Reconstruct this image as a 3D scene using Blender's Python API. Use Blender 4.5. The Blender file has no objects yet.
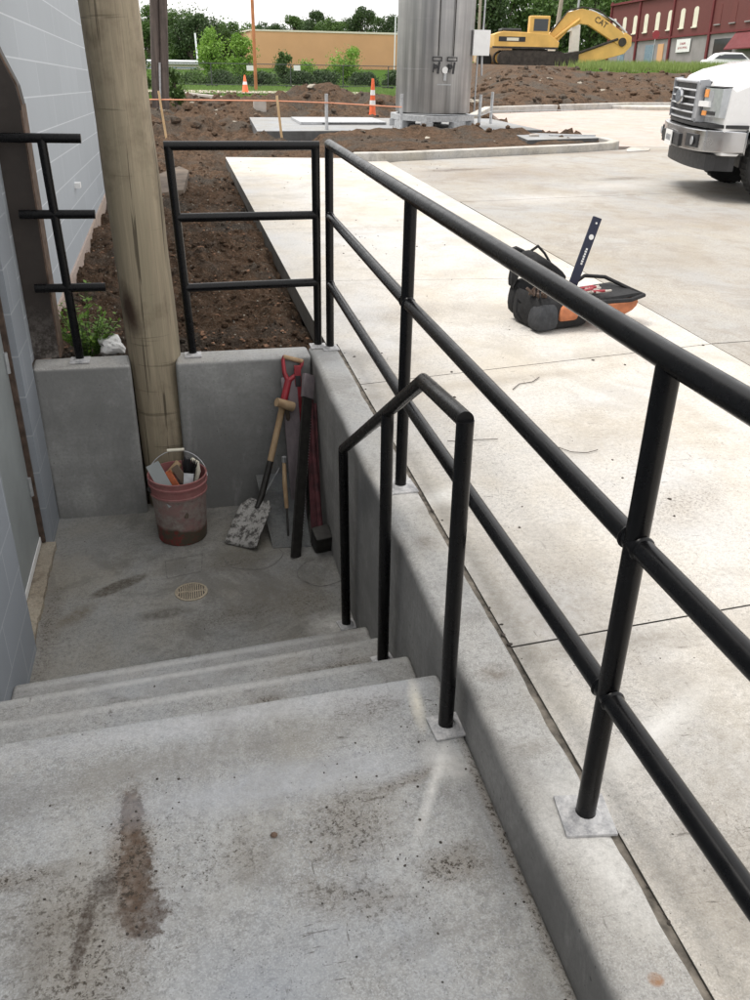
import bpy, bmesh, math, random
import numpy as np
from mathutils import Vector, Matrix, noise as mnoise
R_ = math.radians
random.seed(7); rng = np.random.default_rng(7)
scene = bpy.context.scene
col = scene.collection

# ------------------------------------------------------------------ camera
FPX, PITCH, ROLL, YAW = 850.86, 0.48419, 0.02094, 0.22252
CAM = Vector((-0.75354, -1.19066, 1.46867))
_cy, _sy, _cp, _sp = math.cos(YAW), math.sin(YAW), math.cos(PITCH), math.sin(PITCH)
FW = Vector((_sy*_cp, _cy*_cp, -_sp)); R0 = Vector((_cy, -_sy, 0)); U0 = R0.cross(FW)
RT = math.cos(ROLL)*R0 + math.sin(ROLL)*U0; UP = -math.sin(ROLL)*R0 + math.cos(ROLL)*U0
cd = bpy.data.cameras.new('camera'); cam = bpy.data.objects.new('camera', cd); col.objects.link(cam)
cd.sensor_fit = 'VERTICAL'; cd.sensor_height = 24; cd.sensor_width = 18
cd.lens = 24*FPX/1000; cd.clip_start = 0.02; cd.clip_end = 2000
M = Matrix((RT, UP, -FW)).transposed().to_4x4(); M.translation = CAM
cam.matrix_world = M
scene.camera = cam
def at(px, py, y):                      # the place that a viewing direction meets at distance y
    d = FW + RT*((px-375)/FPX) + UP*((500-py)/FPX)
    return CAM + d*((y-CAM.y)/d.y)

# ------------------------------------------------------------------ light
w = bpy.data.worlds.new('World'); scene.world = w; w.use_nodes = True
nt = w.node_tree; nt.nodes.clear()
sky = nt.nodes.new('ShaderNodeTexSky'); sky.sky_type = 'NISHITA'; sky.sun_disc = False
SUN_EL, SUN_AZ = 66, -62                # azimuth from +Y towards +X
sky.sun_elevation = R_(SUN_EL); sky.sun_rotation = R_(SUN_AZ)
sky.air_density = 1.0; sky.dust_density = 6.0; sky.ozone_density = 1.0
mx = nt.nodes.new('ShaderNodeMixRGB'); mx.inputs[0].default_value = 0.86
mx.inputs[2].default_value = (12.5, 12.35, 12.2, 1)     # the white cloud sheet over the blue
bg = nt.nodes.new('ShaderNodeBackground'); bg.inputs[1].default_value = 0.07
wo = nt.nodes.new('ShaderNodeOutputWorld')
nt.links.new(sky.outputs[0], mx.inputs[1]); nt.links.new(mx.outputs[0], bg.inputs[0]); nt.links.new(bg.outputs[0], wo.inputs[0])
sl = bpy.data.lights.new('sun', 'SUN'); sl.energy = 1.5; sl.angle = R_(22); sl.color = (1, .96, .9)
so = bpy.data.objects.new('sun', sl); col.objects.link(so)
az, el = R_(SUN_AZ), R_(SUN_EL)
sd = Vector((math.sin(az)*math.cos(el), math.cos(az)*math.cos(el), math.sin(el)))
so.rotation_euler = sd.to_track_quat('Z', 'Y').to_euler(); so.location = (-20, 20, 40)
vs = scene.view_settings
vs.view_transform = 'Standard'; vs.look = 'None'; vs.gamma = 1; vs.exposure = 1.0
vs.use_curve_mapping = False

# ------------------------------------------------------------------ materials
class NB:
    def __init__(s, name):
        s.m = bpy.data.materials.new(name); s.m.use_nodes = True; s.t = s.m.node_tree
        s.b = s.t.nodes['Principled BSDF']; s.tc = s.t.nodes.new('ShaderNodeTexCoord')
        s.P = s.tc.outputs['Object']
    def n(s, ty, **k):
        q = s.t.nodes.new(ty)
        for a, v in k.items(): setattr(q, a, v)
        return q
    def l(s, a, b): s.t.links.new(a, b)
    def noise(s, scale, detail=4, rough=.55, vec=None, dist=0.0):
        q = s.n('ShaderNodeTexNoise'); q.inputs['Scale'].default_value = scale
        q.inputs['Detail'].default_value = detail; q.inputs['Roughness'].default_value = rough
        q.inputs['Distortion'].default_value = dist
        s.l(vec or s.P, q.inputs['Vector']); return q.outputs['Fac']
    def ramp(s, fac, a, b, va=0.0, vb=1.0):
        q = s.n('ShaderNodeMapRange'); q.inputs[1].default_value = a; q.inputs[2].default_value = b
        q.inputs[3].default_value = va; q.inputs[4].default_value = vb; s.l(fac, q.inputs[0]); return q.outputs[0]
    def math(s, op, a, b=None, clamp=False):
        q = s.n('ShaderNodeMath', operation=op); q.use_clamp = clamp
        for i, x in enumerate((a, b)):
            if x is None: continue
            if isinstance(x, (int, float)): q.inputs[i].default_value = x
            else: s.l(x, q.inputs[i])
        return q.outputs[0]
    def mix(s, fac, a, b, mode='MIX'):
        q = s.n('ShaderNodeMixRGB', blend_type=mode)
        for i, x in enumerate((fac, a, b)):
            if isinstance(x, (int, float)): q.inputs[i].default_value = x
            elif isinstance(x, tuple): q.inputs[i].default_value = (*x[:3], 1)
            else: s.l(x, q.inputs[i])
        return q.outputs[0]
    def scalev(s, sc, rot=(0,0,0), loc=(0,0,0)):
        q = s.n('ShaderNodeMapping'); q.inputs['Scale'].default_value = sc; q.inputs['Rotation'].default_value = rot
        q.inputs['Location'].default_value = loc
        s.l(s.P, q.inputs['Vector']); return q.outputs[0]
    def bump(s, h, strength=.3, dist=.01):
        q = s.n('ShaderNodeBump'); q.inputs['Strength'].default_value = strength; q.inputs['Distance'].default_value = dist
        s.l(h, q.inputs['Height'])
        if s.b.inputs['Normal'].is_linked: s.l(s.b.inputs['Normal'].links[0].from_socket, q.inputs['Normal'])
        s.l(q.outputs[0], s.b.inputs['Normal'])
    def color(s, c):
        if isinstance(c, tuple): s.b.inputs['Base Color'].default_value = (*c[:3], 1)
        else: s.l(c, s.b.inputs['Base Color'])
    def rough(s, r):
        if isinstance(r, (int, float)): s.b.inputs['Roughness'].default_value = r
        else: s.l(r, s.b.inputs['Roughness'])
    def blob(s, c, rx, ry, ang=0, edge=.35, warp=.5, axis='xy', ns=9, _=0):
        """0..1 mask of an irregular stain or painted bright patch centred on c (object space)"""
        sp = s.n('ShaderNodeSeparateXYZ'); s.l(s.P, sp.inputs[0])
        i = {'xy': (0, 1), 'xz': (0, 2), 'yz': (1, 2)}[axis]
        u = s.math('SUBTRACT', sp.outputs[i[0]], c[0]); v = s.math('SUBTRACT', sp.outputs[i[1]], c[1])
        ca, sa = math.cos(ang), math.sin(ang)
        a = s.math('DIVIDE', s.math('ADD', s.math('MULTIPLY', u, ca), s.math('MULTIPLY', v, sa)), rx)
        b = s.math('DIVIDE', s.math('SUBTRACT', s.math('MULTIPLY', v, ca), s.math('MULTIPLY', u, sa)), ry)
        d = s.math('SQRT', s.math('ADD', s.math('MULTIPLY', a, a), s.math('MULTIPLY', b, b)))
        nz = s.noise(ns, 6, .7)
        d = s.math('ADD', d, s.math('MULTIPLY', s.math('SUBTRACT', nz, .5), warp*2))
        return s.ramp(d, 1+edge*.5, 1-edge, 0, 1)

def simple(name, c, rough=.5, metal=0, var=.12, vs_=18, bump=0, spec=None, coat=0):
    b = NB(name); n1 = b.noise(vs_, 4)
    b.color(b.mix(b.ramp(n1, .3, .7, 0, 1), tuple(x*(1-var) for x in c), tuple(min(1, x*(1+var)) for x in c)))
    b.rough(b.ramp(b.noise(vs_*2.3, 3), .3, .7, max(0.02, rough-.08), min(1, rough+.08)))
    b.b.inputs['Metallic'].default_value = metal
    if coat: b.b.inputs['Coat Weight'].default_value = coat
    if bump: b.bump(b.noise(vs_*6, 5), bump, .004)
    return b.m

def concrete(name, c=(.42,.41,.39), warm=(.46,.43,.37), dark=(.2,.19,.175), stain=.5, speck=.5, brush=0, blobs=(), bumpy=.25, face_shade=None):
    b = NB(name)
    big = b.noise(1.1, 5, .6); mid = b.noise(5, 6, .65); fine = b.noise(60, 4, .7); grit = b.noise(240, 2, .6)
    cc = b.mix(b.ramp(big, .35, .65), c, warm)
    cc = b.mix(b.ramp(mid, .42, .78, 0, stain), cc, dark)
    lt = b.noise(2.6, 6, .7, b.scalev((1, .6, 1), loc=(3, 7, 1)))
    cc = b.mix(b.ramp(lt, .52, .72, 0, .35), cc, tuple(min(.75, x*1.35) for x in c))
    mot = b.noise(17, 6, .75, b.scalev((1, 1.3, 1), loc=(1, 8, 3)))
    cc = b.mix(b.ramp(mot, .52, .72, 0, .30), cc, tuple(x*.6 for x in c))
    cc = b.mix(b.ramp(mot, .46, .3, 0, .22), cc, tuple(min(.8, x*1.35) for x in c))
    cc = b.mix(b.ramp(fine, .44, .66, 0, .6), cc, tuple(x*.45 for x in c))
    cc = b.mix(b.ramp(grit, .45, .65, 0, .6), cc, tuple(min(.8, x*1.6) for x in c))
    # cool cement bloom against tan dust, in broad patches
    blm = b.noise(1.7, 5, .6, b.scalev((1, .7, 1), loc=(31, 12, 2)))
    cc = b.mix(b.ramp(blm, .5, .66, 0, .5), cc, (c[0]*1.02, c[1]*1.08, c[2]*1.18))
    cc = b.mix(b.ramp(blm, .48, .34, 0, .5), cc, (warm[0]*.9, warm[1]*.86, warm[2]*.78))
    pv = b.n('ShaderNodeTexVoronoi'); pv.inputs['Scale'].default_value = 130; b.l(b.P, pv.inputs['Vector'])
    pr_ = b.ramp(b.noise(30, 4, .7, b.scalev((1, 1, 1), loc=(3, 9, 4))), .4, .7, .05, .32)
    pt_ = b.math('LESS_THAN', pv.outputs['Distance'], b.math('MULTIPLY', pr_, 1.0))
    cc = b.mix(b.math('MULTIPLY', pt_, .45), cc, tuple(x*.3 for x in c))
    # grime specks, grouped
    grp = b.ramp(b.noise(3.2, 4, .7, b.scalev((1,1,1), loc=(11,2,5))), .48, .68)
    sp = b.ramp(b.noise(95, 4, .8), .57, .62)
    cc = b.mix(b.math('MULTIPLY', b.math('MULTIPLY', sp, grp), speck), cc, (.07,.06,.05))
    sp2 = b.ramp(b.noise(34, 5, .8, b.scalev((1,1,1), loc=(5,5,5))), .66, .7)
    cc = b.mix(b.math('MULTIPLY', sp2, speck*.9), cc, (.1,.085,.07))
    blot = b.noise(2.3, 7, .72, b.scalev((1, 1, 1), loc=(21, 4, 9)), .6)
    cc = b.mix(b.ramp(blot, .5, .6, 0, stain*.75), cc, dark)
    sc1 = b.noise(1, 5, .75, b.scalev((9, 60, 9), rot=(0, 0, .5)), .3); sc2 = b.noise(1, 5, .75, b.scalev((70, 12, 9), rot=(0, 0, -.3), loc=(3, 3, 3)), .3)
    scm = b.math('MULTIPLY', b.math('MAXIMUM', b.ramp(sc1, .61, .67), b.ramp(sc2, .62, .68)), b.ramp(b.noise(2.7, 4, .6, b.scalev((1, 1, 1), loc=(1, 13, 7))), .47, .58))
    cc = b.mix(b.math('MULTIPLY', scm, speck*.8), cc, (.085,.075,.065))
    vor = b.n('ShaderNodeTexVoronoi'); vor.inputs['Scale'].default_value = 26; b.l(b.P, vor.inputs['Vector'])
    pit = b.ramp(vor.outputs['Distance'], .05, .09, 1, 0)
    pm = b.math('MULTIPLY', pit, b.ramp(b.noise(7, 3), .5, .6))
    cc = b.mix(b.math('MULTIPLY', pm, speck), cc, (.06,.055,.05))
    for bl in blobs:
        cen, rx, ry, ang, colr, amt = bl[:6]; kw = bl[6] if len(bl) > 6 else {}
        if amt < 0:        # crumbly dirt: faint tan film with dark grains
            mk = b.blob(cen, rx, ry, ang, **kw)
            cc = b.mix(b.math('MULTIPLY', mk, .38*-amt), cc, colr)
            g1 = b.ramp(b.noise(85, 5, .8, b.scalev((1, 1, 1), loc=(cen[0]*9, cen[1]*7, 2))), .53, .57)
            cc = b.mix(b.math('MULTIPLY', b.math('MULTIPLY', mk, g1), min(.95, .85*-amt)), cc, (.05,.04,.03)); continue
        mk = b.blob(cen, rx, ry, ang, **kw)
        tex = b.ramp(b.noise(38, 5, .75), .3, .62, kw.get('_', .25), 1)
        cc = b.mix(b.math('MULTIPLY', b.math('MULTIPLY', mk, tex), amt), cc, colr)
    if face_shade:            # upright faces coloured darker to imitate shade, with mottling and air holes
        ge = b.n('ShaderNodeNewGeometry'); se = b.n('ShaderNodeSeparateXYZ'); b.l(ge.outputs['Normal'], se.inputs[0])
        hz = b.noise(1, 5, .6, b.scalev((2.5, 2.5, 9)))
        fc = b.mix(b.ramp(hz, .35, .7), tuple(x*.85 for x in face_shade), tuple(x*1.2 for x in face_shade))
        fc = b.mix(b.ramp(big, .42, .6, 0, .7), fc, tuple(x*.55 for x in face_shade))
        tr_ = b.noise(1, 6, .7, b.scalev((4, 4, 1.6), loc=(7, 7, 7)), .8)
        fc = b.mix(b.ramp(tr_, .5, .62, 0, .55), fc, tuple(x*.6 for x in face_shade)); fc = b.mix(b.ramp(tr_, .44, .34, 0, .45), fc, tuple(x*1.35 for x in face_shade))
        fc = b.mix(b.ramp(fine, .4, .7, 0, .5), fc, tuple(x*.55 for x in face_shade))
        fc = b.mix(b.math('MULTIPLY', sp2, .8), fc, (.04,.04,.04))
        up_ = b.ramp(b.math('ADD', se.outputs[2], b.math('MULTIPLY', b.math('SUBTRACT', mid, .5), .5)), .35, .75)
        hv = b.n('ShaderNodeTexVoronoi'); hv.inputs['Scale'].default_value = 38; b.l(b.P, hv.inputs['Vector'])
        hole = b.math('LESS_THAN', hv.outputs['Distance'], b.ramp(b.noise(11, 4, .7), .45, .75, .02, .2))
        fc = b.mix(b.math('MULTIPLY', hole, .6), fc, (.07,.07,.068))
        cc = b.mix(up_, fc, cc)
    b.b.inputs['Specular IOR Level'].default_value = .25
    b.color(cc); b.rough(b.ramp(mid, .3, .7, .78, .95))
    b.bump(b.noise(140, 4, .7), bumpy, .003); b.bump(mid, bumpy, .012)
    if brush:
        b.bump(b.noise(8, 4, .6, b.scalev((1.2, 26, 1))), brush, .004)
    return b.m

def soil(name, a=(.115,.072,.047), c=(.022,.016,.012), lightc=(.27,.22,.165)):
    b = NB(name)
    n1 = b.noise(2.0, 8, .7); n2 = b.noise(14, 8, .75); n3 = b.noise(60, 6, .75)
    cc = b.mix(b.ramp(n1, .35, .65), a, c)
    cc = b.mix(b.ramp(n2, .42, .62, 0, .8), cc, tuple(x*1.5 for x in a))
    cc = b.mix(b.ramp(n3, .5, .75, 0, .8), cc, lightc)
    cc = b.mix(b.ramp(b.noise(33, 5, .8, b.scalev((1,1,1), loc=(4,1,2))), .6, .68, 0, .7), cc, (.3,.27,.23))
    gr_ = b.noise(1.1, 5, .65, b.scalev((1, 1, 1), loc=(6, 3, 1)))
    cc = b.mix(b.ramp(gr_, .5, .62, 0, .75), cc, b.mix(b.ramp(b.noise(70, 5, .8), .42, .62), (.035,.031,.027), (.19,.17,.145)))
    b.b.inputs['Specular IOR Level'].default_value = .08
    b.color(cc); b.rough(1)
    b.bump(n2, 1, .06); b.bump(n3, .8, .015)
    return b.m

def blockwall(name, c, course=.203, length=.406, plane='yz', tilt=0.0, joint=(.62,.64,.66), off=0.0, loff=0.0, weather=.3, jb=True):
    b = NB(name)
    sp = b.n('ShaderNodeSeparateXYZ'); b.l(b.P, sp.inputs[0])
    u = sp.outputs[1] if plane == 'yz' else sp.outputs[0]
    z = b.math('ADD', b.math('ADD', sp.outputs[2], b.math('MULTIPLY', u, tilt)), off)
    cb = b.n('ShaderNodeCombineXYZ'); b.l(b.math('ADD', u, loff), cb.inputs[0]); b.l(z, cb.inputs[1])
    br = b.n('ShaderNodeTexBrick'); b.l(cb.outputs[0], br.inputs['Vector'])
    br.inputs['Scale'].default_value = 1; br.inputs['Brick Width'].default_value = length
    br.inputs['Row Height'].default_value = course; br.inputs['Mortar Size'].default_value = .0045
    br.inputs['Mortar Smooth'].default_value = .3
    br.inputs['Color1'].default_value = (*c, 1); br.inputs['Color2'].default_value = (*[x*.93 for x in c], 1)
    br.inputs['Mortar'].default_value = (*joint, 1)
    cc = br.outputs['Color']
    cc = b.mix(b.ramp(b.noise(3, 5, .6, b.scalev((1,1,.35))), .45, .75, 0, weather), cc, tuple(x*.62 for x in c))
    cc = b.mix(b.ramp(b.noise(70, 4, .7), .55, .75, 0, .3), cc, tuple(x*1.25 for x in c))
    cc = b.mix(b.ramp(b.noise(22, 5, .8), .66, .74, 0, weather*1.4), cc, (.16,.12,.09))
    b.color(cc); b.rough(.72)
    b.bump(br.outputs['Fac'], -.35, .006); b.bump(b.noise(90, 5, .7), .25, .004)
    return b.m

def wood(name, a, c, sc=(18,18,1.6), rough=.8, bump=.4):
    b = NB(name); n1 = b.noise(1.0, 6, .65, b.scalev(sc), .6); n2 = b.noise(5, 5, .7)
    cc = b.mix(b.ramp(n1, .32, .66), a, c); cc = b.mix(b.ramp(n2, .5, .75, 0, .5), cc, tuple(x*.55 for x in a))
    b.color(cc); b.rough(rough); b.bump(n1, bump, .006); return b.m

def leafmat(name, a, c, trans=.25):
    b = NB(name); n1 = b.noise(.9, 4, .6); n2 = b.noise(9, 3, .6)
    cc = b.mix(b.ramp(n1, .35, .65), a, c); cc = b.mix(b.ramp(n2, .4, .7, 0, .5), cc, tuple(x*1.5 for x in c))
    b.color(cc); b.rough(.6)
    tr = b.n('ShaderNodeBsdfTranslucent'); b.l(cc, tr.inputs[0])
    ms = b.n('ShaderNodeMixShader'); ms.inputs[0].default_value = trans
    out = b.t.nodes['Material Output']; b.l(b.b.outputs[0], ms.inputs[1]); b.l(tr.outputs[0], ms.inputs[2]); b.l(ms.outputs[0], out.inputs[0])
    return b.m

BROWN = (.13,.075,.045); WHITE = (.8,.78,.74); GREY = (.15,.14,.125); RUST = (.3,.16,.08)
TAN = (.19,.155,.115)
_r = random.Random(11)
landing_blobs = [
    ((-1.10,.12), .17, .10, .35, TAN, -.9, dict(warp=.8, edge=.8, ns=14)),
    ((-1.30,.20), .17, .03, .15, TAN, -1.2, dict(warp=.8, edge=.6, ns=18)),
    ((-1.06,-.05), .10, .16, .1, TAN, -1, dict(warp=.9, edge=.8, ns=16)),
    ((-.987,.33), .026, .10, .03, (.065,.04,.027), .95, dict(warp=.9, edge=.15, ns=45, _=.45)),
    ((-.975,.19), .036, .10, .0, (.065,.04,.027), .95, dict(warp=1.0, edge=.15, ns=42, _=.45)),
    ((-.955,.07), .050, .07, .2, (.07,.045,.032), .9, dict(warp=1.1, edge=.2, ns=40, _=.3)),
    ((-.985,.22), .05, .22, .06, (.17,.12,.085), -1.2, dict(warp=.7, edge=.5, ns=30)),
    ((-1.035,.16), .035, .045, -.25, (.05,.035,.026), .85, dict(warp=1.1, edge=.3, ns=44, _=.1)),
    ((-1.075,.04), .016, .10, -.12, (.05,.034,.025), .9, dict(warp=1.2, edge=.3, ns=44, _=.1)),
] + [((-.985+_r.uniform(-.012,.012), .40-.05*k+_r.uniform(-.012,.012)), _r.uniform(.006,.012), _r.uniform(.005,.010), _r.random(), (.33,.28,.24), .5, dict(warp=.5, edge=.8, ns=60, _=.5)) for k in range(7)] + [
    ((-.36,.62), .11, .06, .2, TAN, -.8, dict(warp=.7, edge=.9, ns=16)),
    ((-.48,.22), .12, .10, .4, TAN, -1, dict(warp=.9, edge=.8, ns=18)),
    ((-.30,.33), .12, .02, .3, TAN, -1, dict(warp=.9, edge=.7, ns=22)),
    ((-.27,.06), .09, .05, .2, TAN, -1.1, dict(warp=.9, edge=.6, ns=22)),
    ((-.50,.02), .13, .05, -.3, TAN, -.9, dict(warp=1.0, edge=.8, ns=18)),
    ((-.72,.17), .08, .06, .8, TAN, -.6, dict(warp=1.0, edge=.8, ns=18)),
    ((-.133,.1), .016, .6, 0, TAN, -1.1, dict(warp=.5, edge=.6, ns=18)),
    ((-.215,.6), .018, .1, -.12, (.85,.8,.68), .85, dict(warp=.25, edge=.9, _=.6)),  # yellowish brightening painted beside the handrail foot
    ((-.20,.37), .05, .07, .3, WHITE, .85, dict(warp=.5, edge=1.0, _=.5)),  # painted lightening round the near handrail base, with its streak below
    ((-.25,.30), .014, .15, -.5, WHITE, .75, dict(warp=.3, edge=.9, _=.5)),
    ((-.75,.64), .62, .045, .06, (.6,.6,.61), .5, dict(warp=.45, edge=1.0, _=.5)),  # brightness of the landing nosing, put into the colour
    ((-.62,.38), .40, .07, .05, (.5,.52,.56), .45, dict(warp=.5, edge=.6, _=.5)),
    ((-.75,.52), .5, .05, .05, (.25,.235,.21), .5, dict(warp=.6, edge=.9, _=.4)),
]
step_blobs = []
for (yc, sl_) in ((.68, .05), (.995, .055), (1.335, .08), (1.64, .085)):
    step_blobs.append(((-.82, yc-.022), .74, .016, sl_, (.6,.59,.57), .55, dict(warp=.35, edge=.7, ns=14, _=.4)))  # painted highlight where the nosing catches the sky
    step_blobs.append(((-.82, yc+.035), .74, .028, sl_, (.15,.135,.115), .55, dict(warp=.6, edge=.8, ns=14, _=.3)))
step_blobs += [((-.38, .86), .10, .03, .1, TAN, -1.1, dict(warp=.8, edge=.7, ns=20)), ((-.62, .90), .05, .02, .1, TAN, -1, dict(warp=.8, edge=.7, ns=20)),
    ((-.35, 1.22), .14, .05, .1, TAN, -1, dict(warp=.9, edge=.7, ns=18)), ((-1.1, 1.15), .12, .05, .1, TAN, -.7, dict(warp=.9, edge=.7, ns=18))]
floor_blobs = [
    ((-1.50,2.2), .05, .5, 0, (.16,.13,.1), -.8, dict(warp=.7, edge=.8)), ((-.6,2.15), .3, .08, .1, (.16,.14,.11), -.7, dict(warp=.9, edge=.9)),
    ((-.62,2.62), .12, .07, .1, (.16,.14,.11), -.9, dict(warp=.9, edge=.9)), ((-.3,2.2), .1, .12, .1, (.16,.14,.11), -.9, dict(warp=.9, edge=.9)),
    ((-1.20,2.50), .16, .045, .55, (.075,.063,.048), .95, dict(warp=.2, edge=.25)),
    ((-1.38,2.28), .10, .05, .9, (.12,.095,.065), .8, dict(warp=.4, edge=.6)),
    ((-.98,2.22), .13, .045, .1, (.08,.072,.06), .8, dict(warp=.35, edge=.5)),
    ((-.45,2.3), .22, .16, .4, (.17,.15,.12), .6, dict(warp=.6, edge=.8)),
    ((-.55,2.75), .2, .12, .4, (.14,.13,.1), .6, dict(warp=.6, edge=.8)),
    ((-.215,1.98), .11, .09, 0, WHITE, .7, dict(warp=.6, edge=1.0)),  # painted lightening round the far handrail base
    ((-1.35,2.9), .15, .2, 0, (.2,.2,.2), .5, dict(warp=.6, edge=.8)),
]
walk_blobs = [
    ((.35,.56), .45, .05, .02, (.24,.22,.19), .7, dict(warp=.5, edge=.9, _=.3)), ((.10,1.0), .05, .9, 0, (.26,.24,.2), .55, dict(warp=.6, edge=.9, _=.3)), ((.9,2.72), .9, .06, .17, (.32,.28,.23), .6, dict(warp=.5, edge=.9, _=.3)),
    ((1.0,1.3), .3, .12, .5, (.25,.2,.15), -.6, dict(warp=.9, edge=.8)), ((.6,4.0), .4, .2, .2, (.25,.2,.15), -.6, dict(warp=.9, edge=.8)), ((.4,-.3), .2, .25, .3, (.2,.17,.13), -.7, dict(warp=.9, edge=.8)),
    ((.30,.22), .20, .035, .55, (.86,.85,.82), .85, dict(warp=.3, edge=1.0)),  # bright streak painted outward from the near railing base
    ((.12,1.52), .13, .06, .3, (.85,.84,.8), .8, dict(warp=.4, edge=1.0)),  # painted brightening beside the middle railing base
    ((.3,.75), .35, .3, 0, (.27,.24,.20), .65, dict(warp=.7, edge=1.0)),
    ((.55,.1), .35, .25, .4, (.27,.24,.19), .65, dict(warp=.7, edge=1.0)),
    ((.25,-.35), .14, .3, .4, (.22,.2,.17), .6, dict(warp=.6, edge=.9)),
    ((1.2,2.0), .4, .25, .3, (.34,.29,.22), .6, dict(warp=.8, edge=1.0)),
    ((.2,2.5), .2, .3, .2, (.36,.31,.24), .5, dict(warp=.8, edge=1.0)),
    ((1.5,3.0), .45, .1, .1, (.3,.27,.22), .5, dict(warp=.5, edge=.9)),
]
curb_blobs = [
    ((.0,.0), .11, .11, 0, WHITE, .85, dict(warp=.4, edge=1.0)),  # painted lightening round the railing bases, here and in the WHITE entries below
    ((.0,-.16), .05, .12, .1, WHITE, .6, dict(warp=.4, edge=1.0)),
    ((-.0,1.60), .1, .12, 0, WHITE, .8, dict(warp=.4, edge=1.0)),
    ((-.03,.5), .05, .035, .1, (.16,.13,.1), .7, dict(warp=.5, edge=.7, ns=18)),
    ((-.03,1.2), .04, .05, .1, (.16,.13,.1), .6, dict(warp=.6, edge=.7, ns=18)),
    ((-.03,-.37), .016, .014, 0, (.3,.16,.08), .9, dict(warp=.1, edge=.3)),
    ((-.03,.22), .05, .03, 0, (.22,.2,.17), .6, dict(warp=.5, edge=.7)),
]
MT = {}
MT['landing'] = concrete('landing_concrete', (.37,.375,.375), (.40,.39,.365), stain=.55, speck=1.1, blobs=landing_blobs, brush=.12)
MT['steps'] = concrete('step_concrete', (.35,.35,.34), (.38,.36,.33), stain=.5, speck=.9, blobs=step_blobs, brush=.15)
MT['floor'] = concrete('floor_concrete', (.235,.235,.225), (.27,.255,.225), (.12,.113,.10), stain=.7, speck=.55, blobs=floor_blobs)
MT['walk'] = concrete('walk_concrete', (.50,.48,.45), (.54,.50,.44), (.34,.31,.27), stain=.45, speck=.9, face_shade=(.12,.112,.10), blobs=walk_blobs, brush=.08)  # slab sides painted dark as if shaded
road_blobs = [((3.6,10.8), 1.2, .7, .3, (.2,.155,.12), .7, dict(warp=.7, edge=.9, ns=2)), ((3.4,8.6), .7, .35, .2, (.62,.61,.6), .5, dict(warp=.7, edge=.9, ns=2)), ((5.0,9.6), .9, .35, .3, (.6,.59,.58), .5, dict(warp=.7, edge=.9, ns=2)),
    ((3.2,11.3), .5, .12, .3, (.1,.075,.055), .8, dict(warp=.9, edge=.6, ns=4)), ((4.6,7.0), 1.4, .5, -.2, (.25,.21,.17), .5, dict(warp=.8, edge=.9, ns=2)), ((3.2,5.2), .6, .5, .6, (.25,.215,.175), .45, dict(warp=.8, edge=.9, ns=2)),
    ((5.2,10.2), .4, .15, .3, (.12,.095,.07), .7, dict(warp=.9, edge=.6, ns=4)), ((6.8,13.6), 1.5, .25, .2, (.2,.15,.12), .6, dict(warp=.9, edge=.8, ns=3))]
MT['road'] = concrete('road_concrete', (.33,.315,.29), (.36,.33,.285), (.235,.2,.165), stain=.5, speck=.6, blobs=road_blobs)
MT['gravel'] = concrete('dusty_drive', (.45,.38,.34), (.48,.40,.35), (.33,.25,.21), stain=.5, speck=.6)
MT['curb'] = concrete('curb_concrete', (.37,.365,.35), (.40,.385,.36), stain=.5, speck=.6, blobs=curb_blobs, face_shade=(.31,.305,.295))
MT['panel'] = concrete('panel_concrete', (.37,.365,.35), (.40,.385,.36), stain=.5, speck=.6, face_shade=(.31,.31,.30))
MT['wallc'] = concrete('cast_wall_concrete', (.15,.158,.16), (.185,.185,.175), (.08,.08,.08), stain=.7, speck=.4, brush=0)
MT['kerb'] = concrete('kerb_concrete', (.46,.44,.41), stain=.5, speck=.4)
MT['padc'] = concrete('pad_concrete', (.29,.295,.30), (.31,.31,.30), stain=.4, speck=.4, face_shade=(.13,.13,.13))  # pad sides coloured darker to stand in for shade
MT['soil'] = soil('turned_soil')
MT['grass_ground'] = simple('lawn', (.055,.10,.022), 1, var=.35, vs_=1.5)
MT['grass_ground'].node_tree.nodes['Principled BSDF'].inputs['Specular IOR Level'].default_value = 0
MT['wire'] = simple('dull_wire', (.10,.105,.105), .8, .2, .2, 20)
MT['blade'] = leafmat('grass_blades', (.14,.21,.045), (.22,.28,.08))
MT['blade2'] = leafmat('lawn_blades', (.12,.20,.05), (.17,.26,.07))
def blackpaint():
    b = NB('black_paint')
    cc = b.mix(b.ramp(b.noise(25, 5, .7), .45, .75, 0, .6), (.002,.002,.0025), (.006,.006,.007))
    cc = b.mix(b.ramp(b.noise(110, 4, .75), .7, .78, 0, .3), cc, (.07,.065,.06))
    b.color(cc); b.b.inputs['Specular IOR Level'].default_value = .28; b.rough(b.ramp(b.noise(30, 4), .3, .7, .22, .36)); b.bump(b.noise(200, 3), .06, .001)
    return b.m
MT['black'] = blackpaint()
def platem():
    b = NB('washed_plate'); n1 = b.noise(26, 6, .8)
    cc = b.mix(b.ramp(n1, .36, .62), (.27,.27,.28), (.62,.61,.60)); b.color(cc); b.rough(.65); b.bump(n1, .6, .003); return b.m
MT['plate'] = platem()
MT['steel'] = simple('galvanised', (.42,.43,.44), .45, .5, .2, 20)
MT['block'] = blockwall('grey_block_paint', (.26,.282,.31), joint=(.34,.36,.39), off=.04, loff=.0, weather=.25)
MT['block_far'] = blockwall('pale_block_paint', (.38,.41,.44), course=.2, length=1.3, joint=(.54,.57,.60), tilt=.033, off=.05, weather=.12)
MT['found'] = concrete('foundation', (.42,.33,.28), (.45,.36,.3), stain=.4)
MT['sill'] = concrete('rough_sill', (.30,.26,.20), (.38,.34,.28), (.12,.09,.065), stain=.8, speck=.8, bumpy=.8)
MT['door'] = simple('grey_door_paint', (.25,.27,.27), .5, 0, .1, 3)
MT['frame'] = simple('rusty_frame', (.09,.06,.045), .6, .2, .4, 25, .3)
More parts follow.
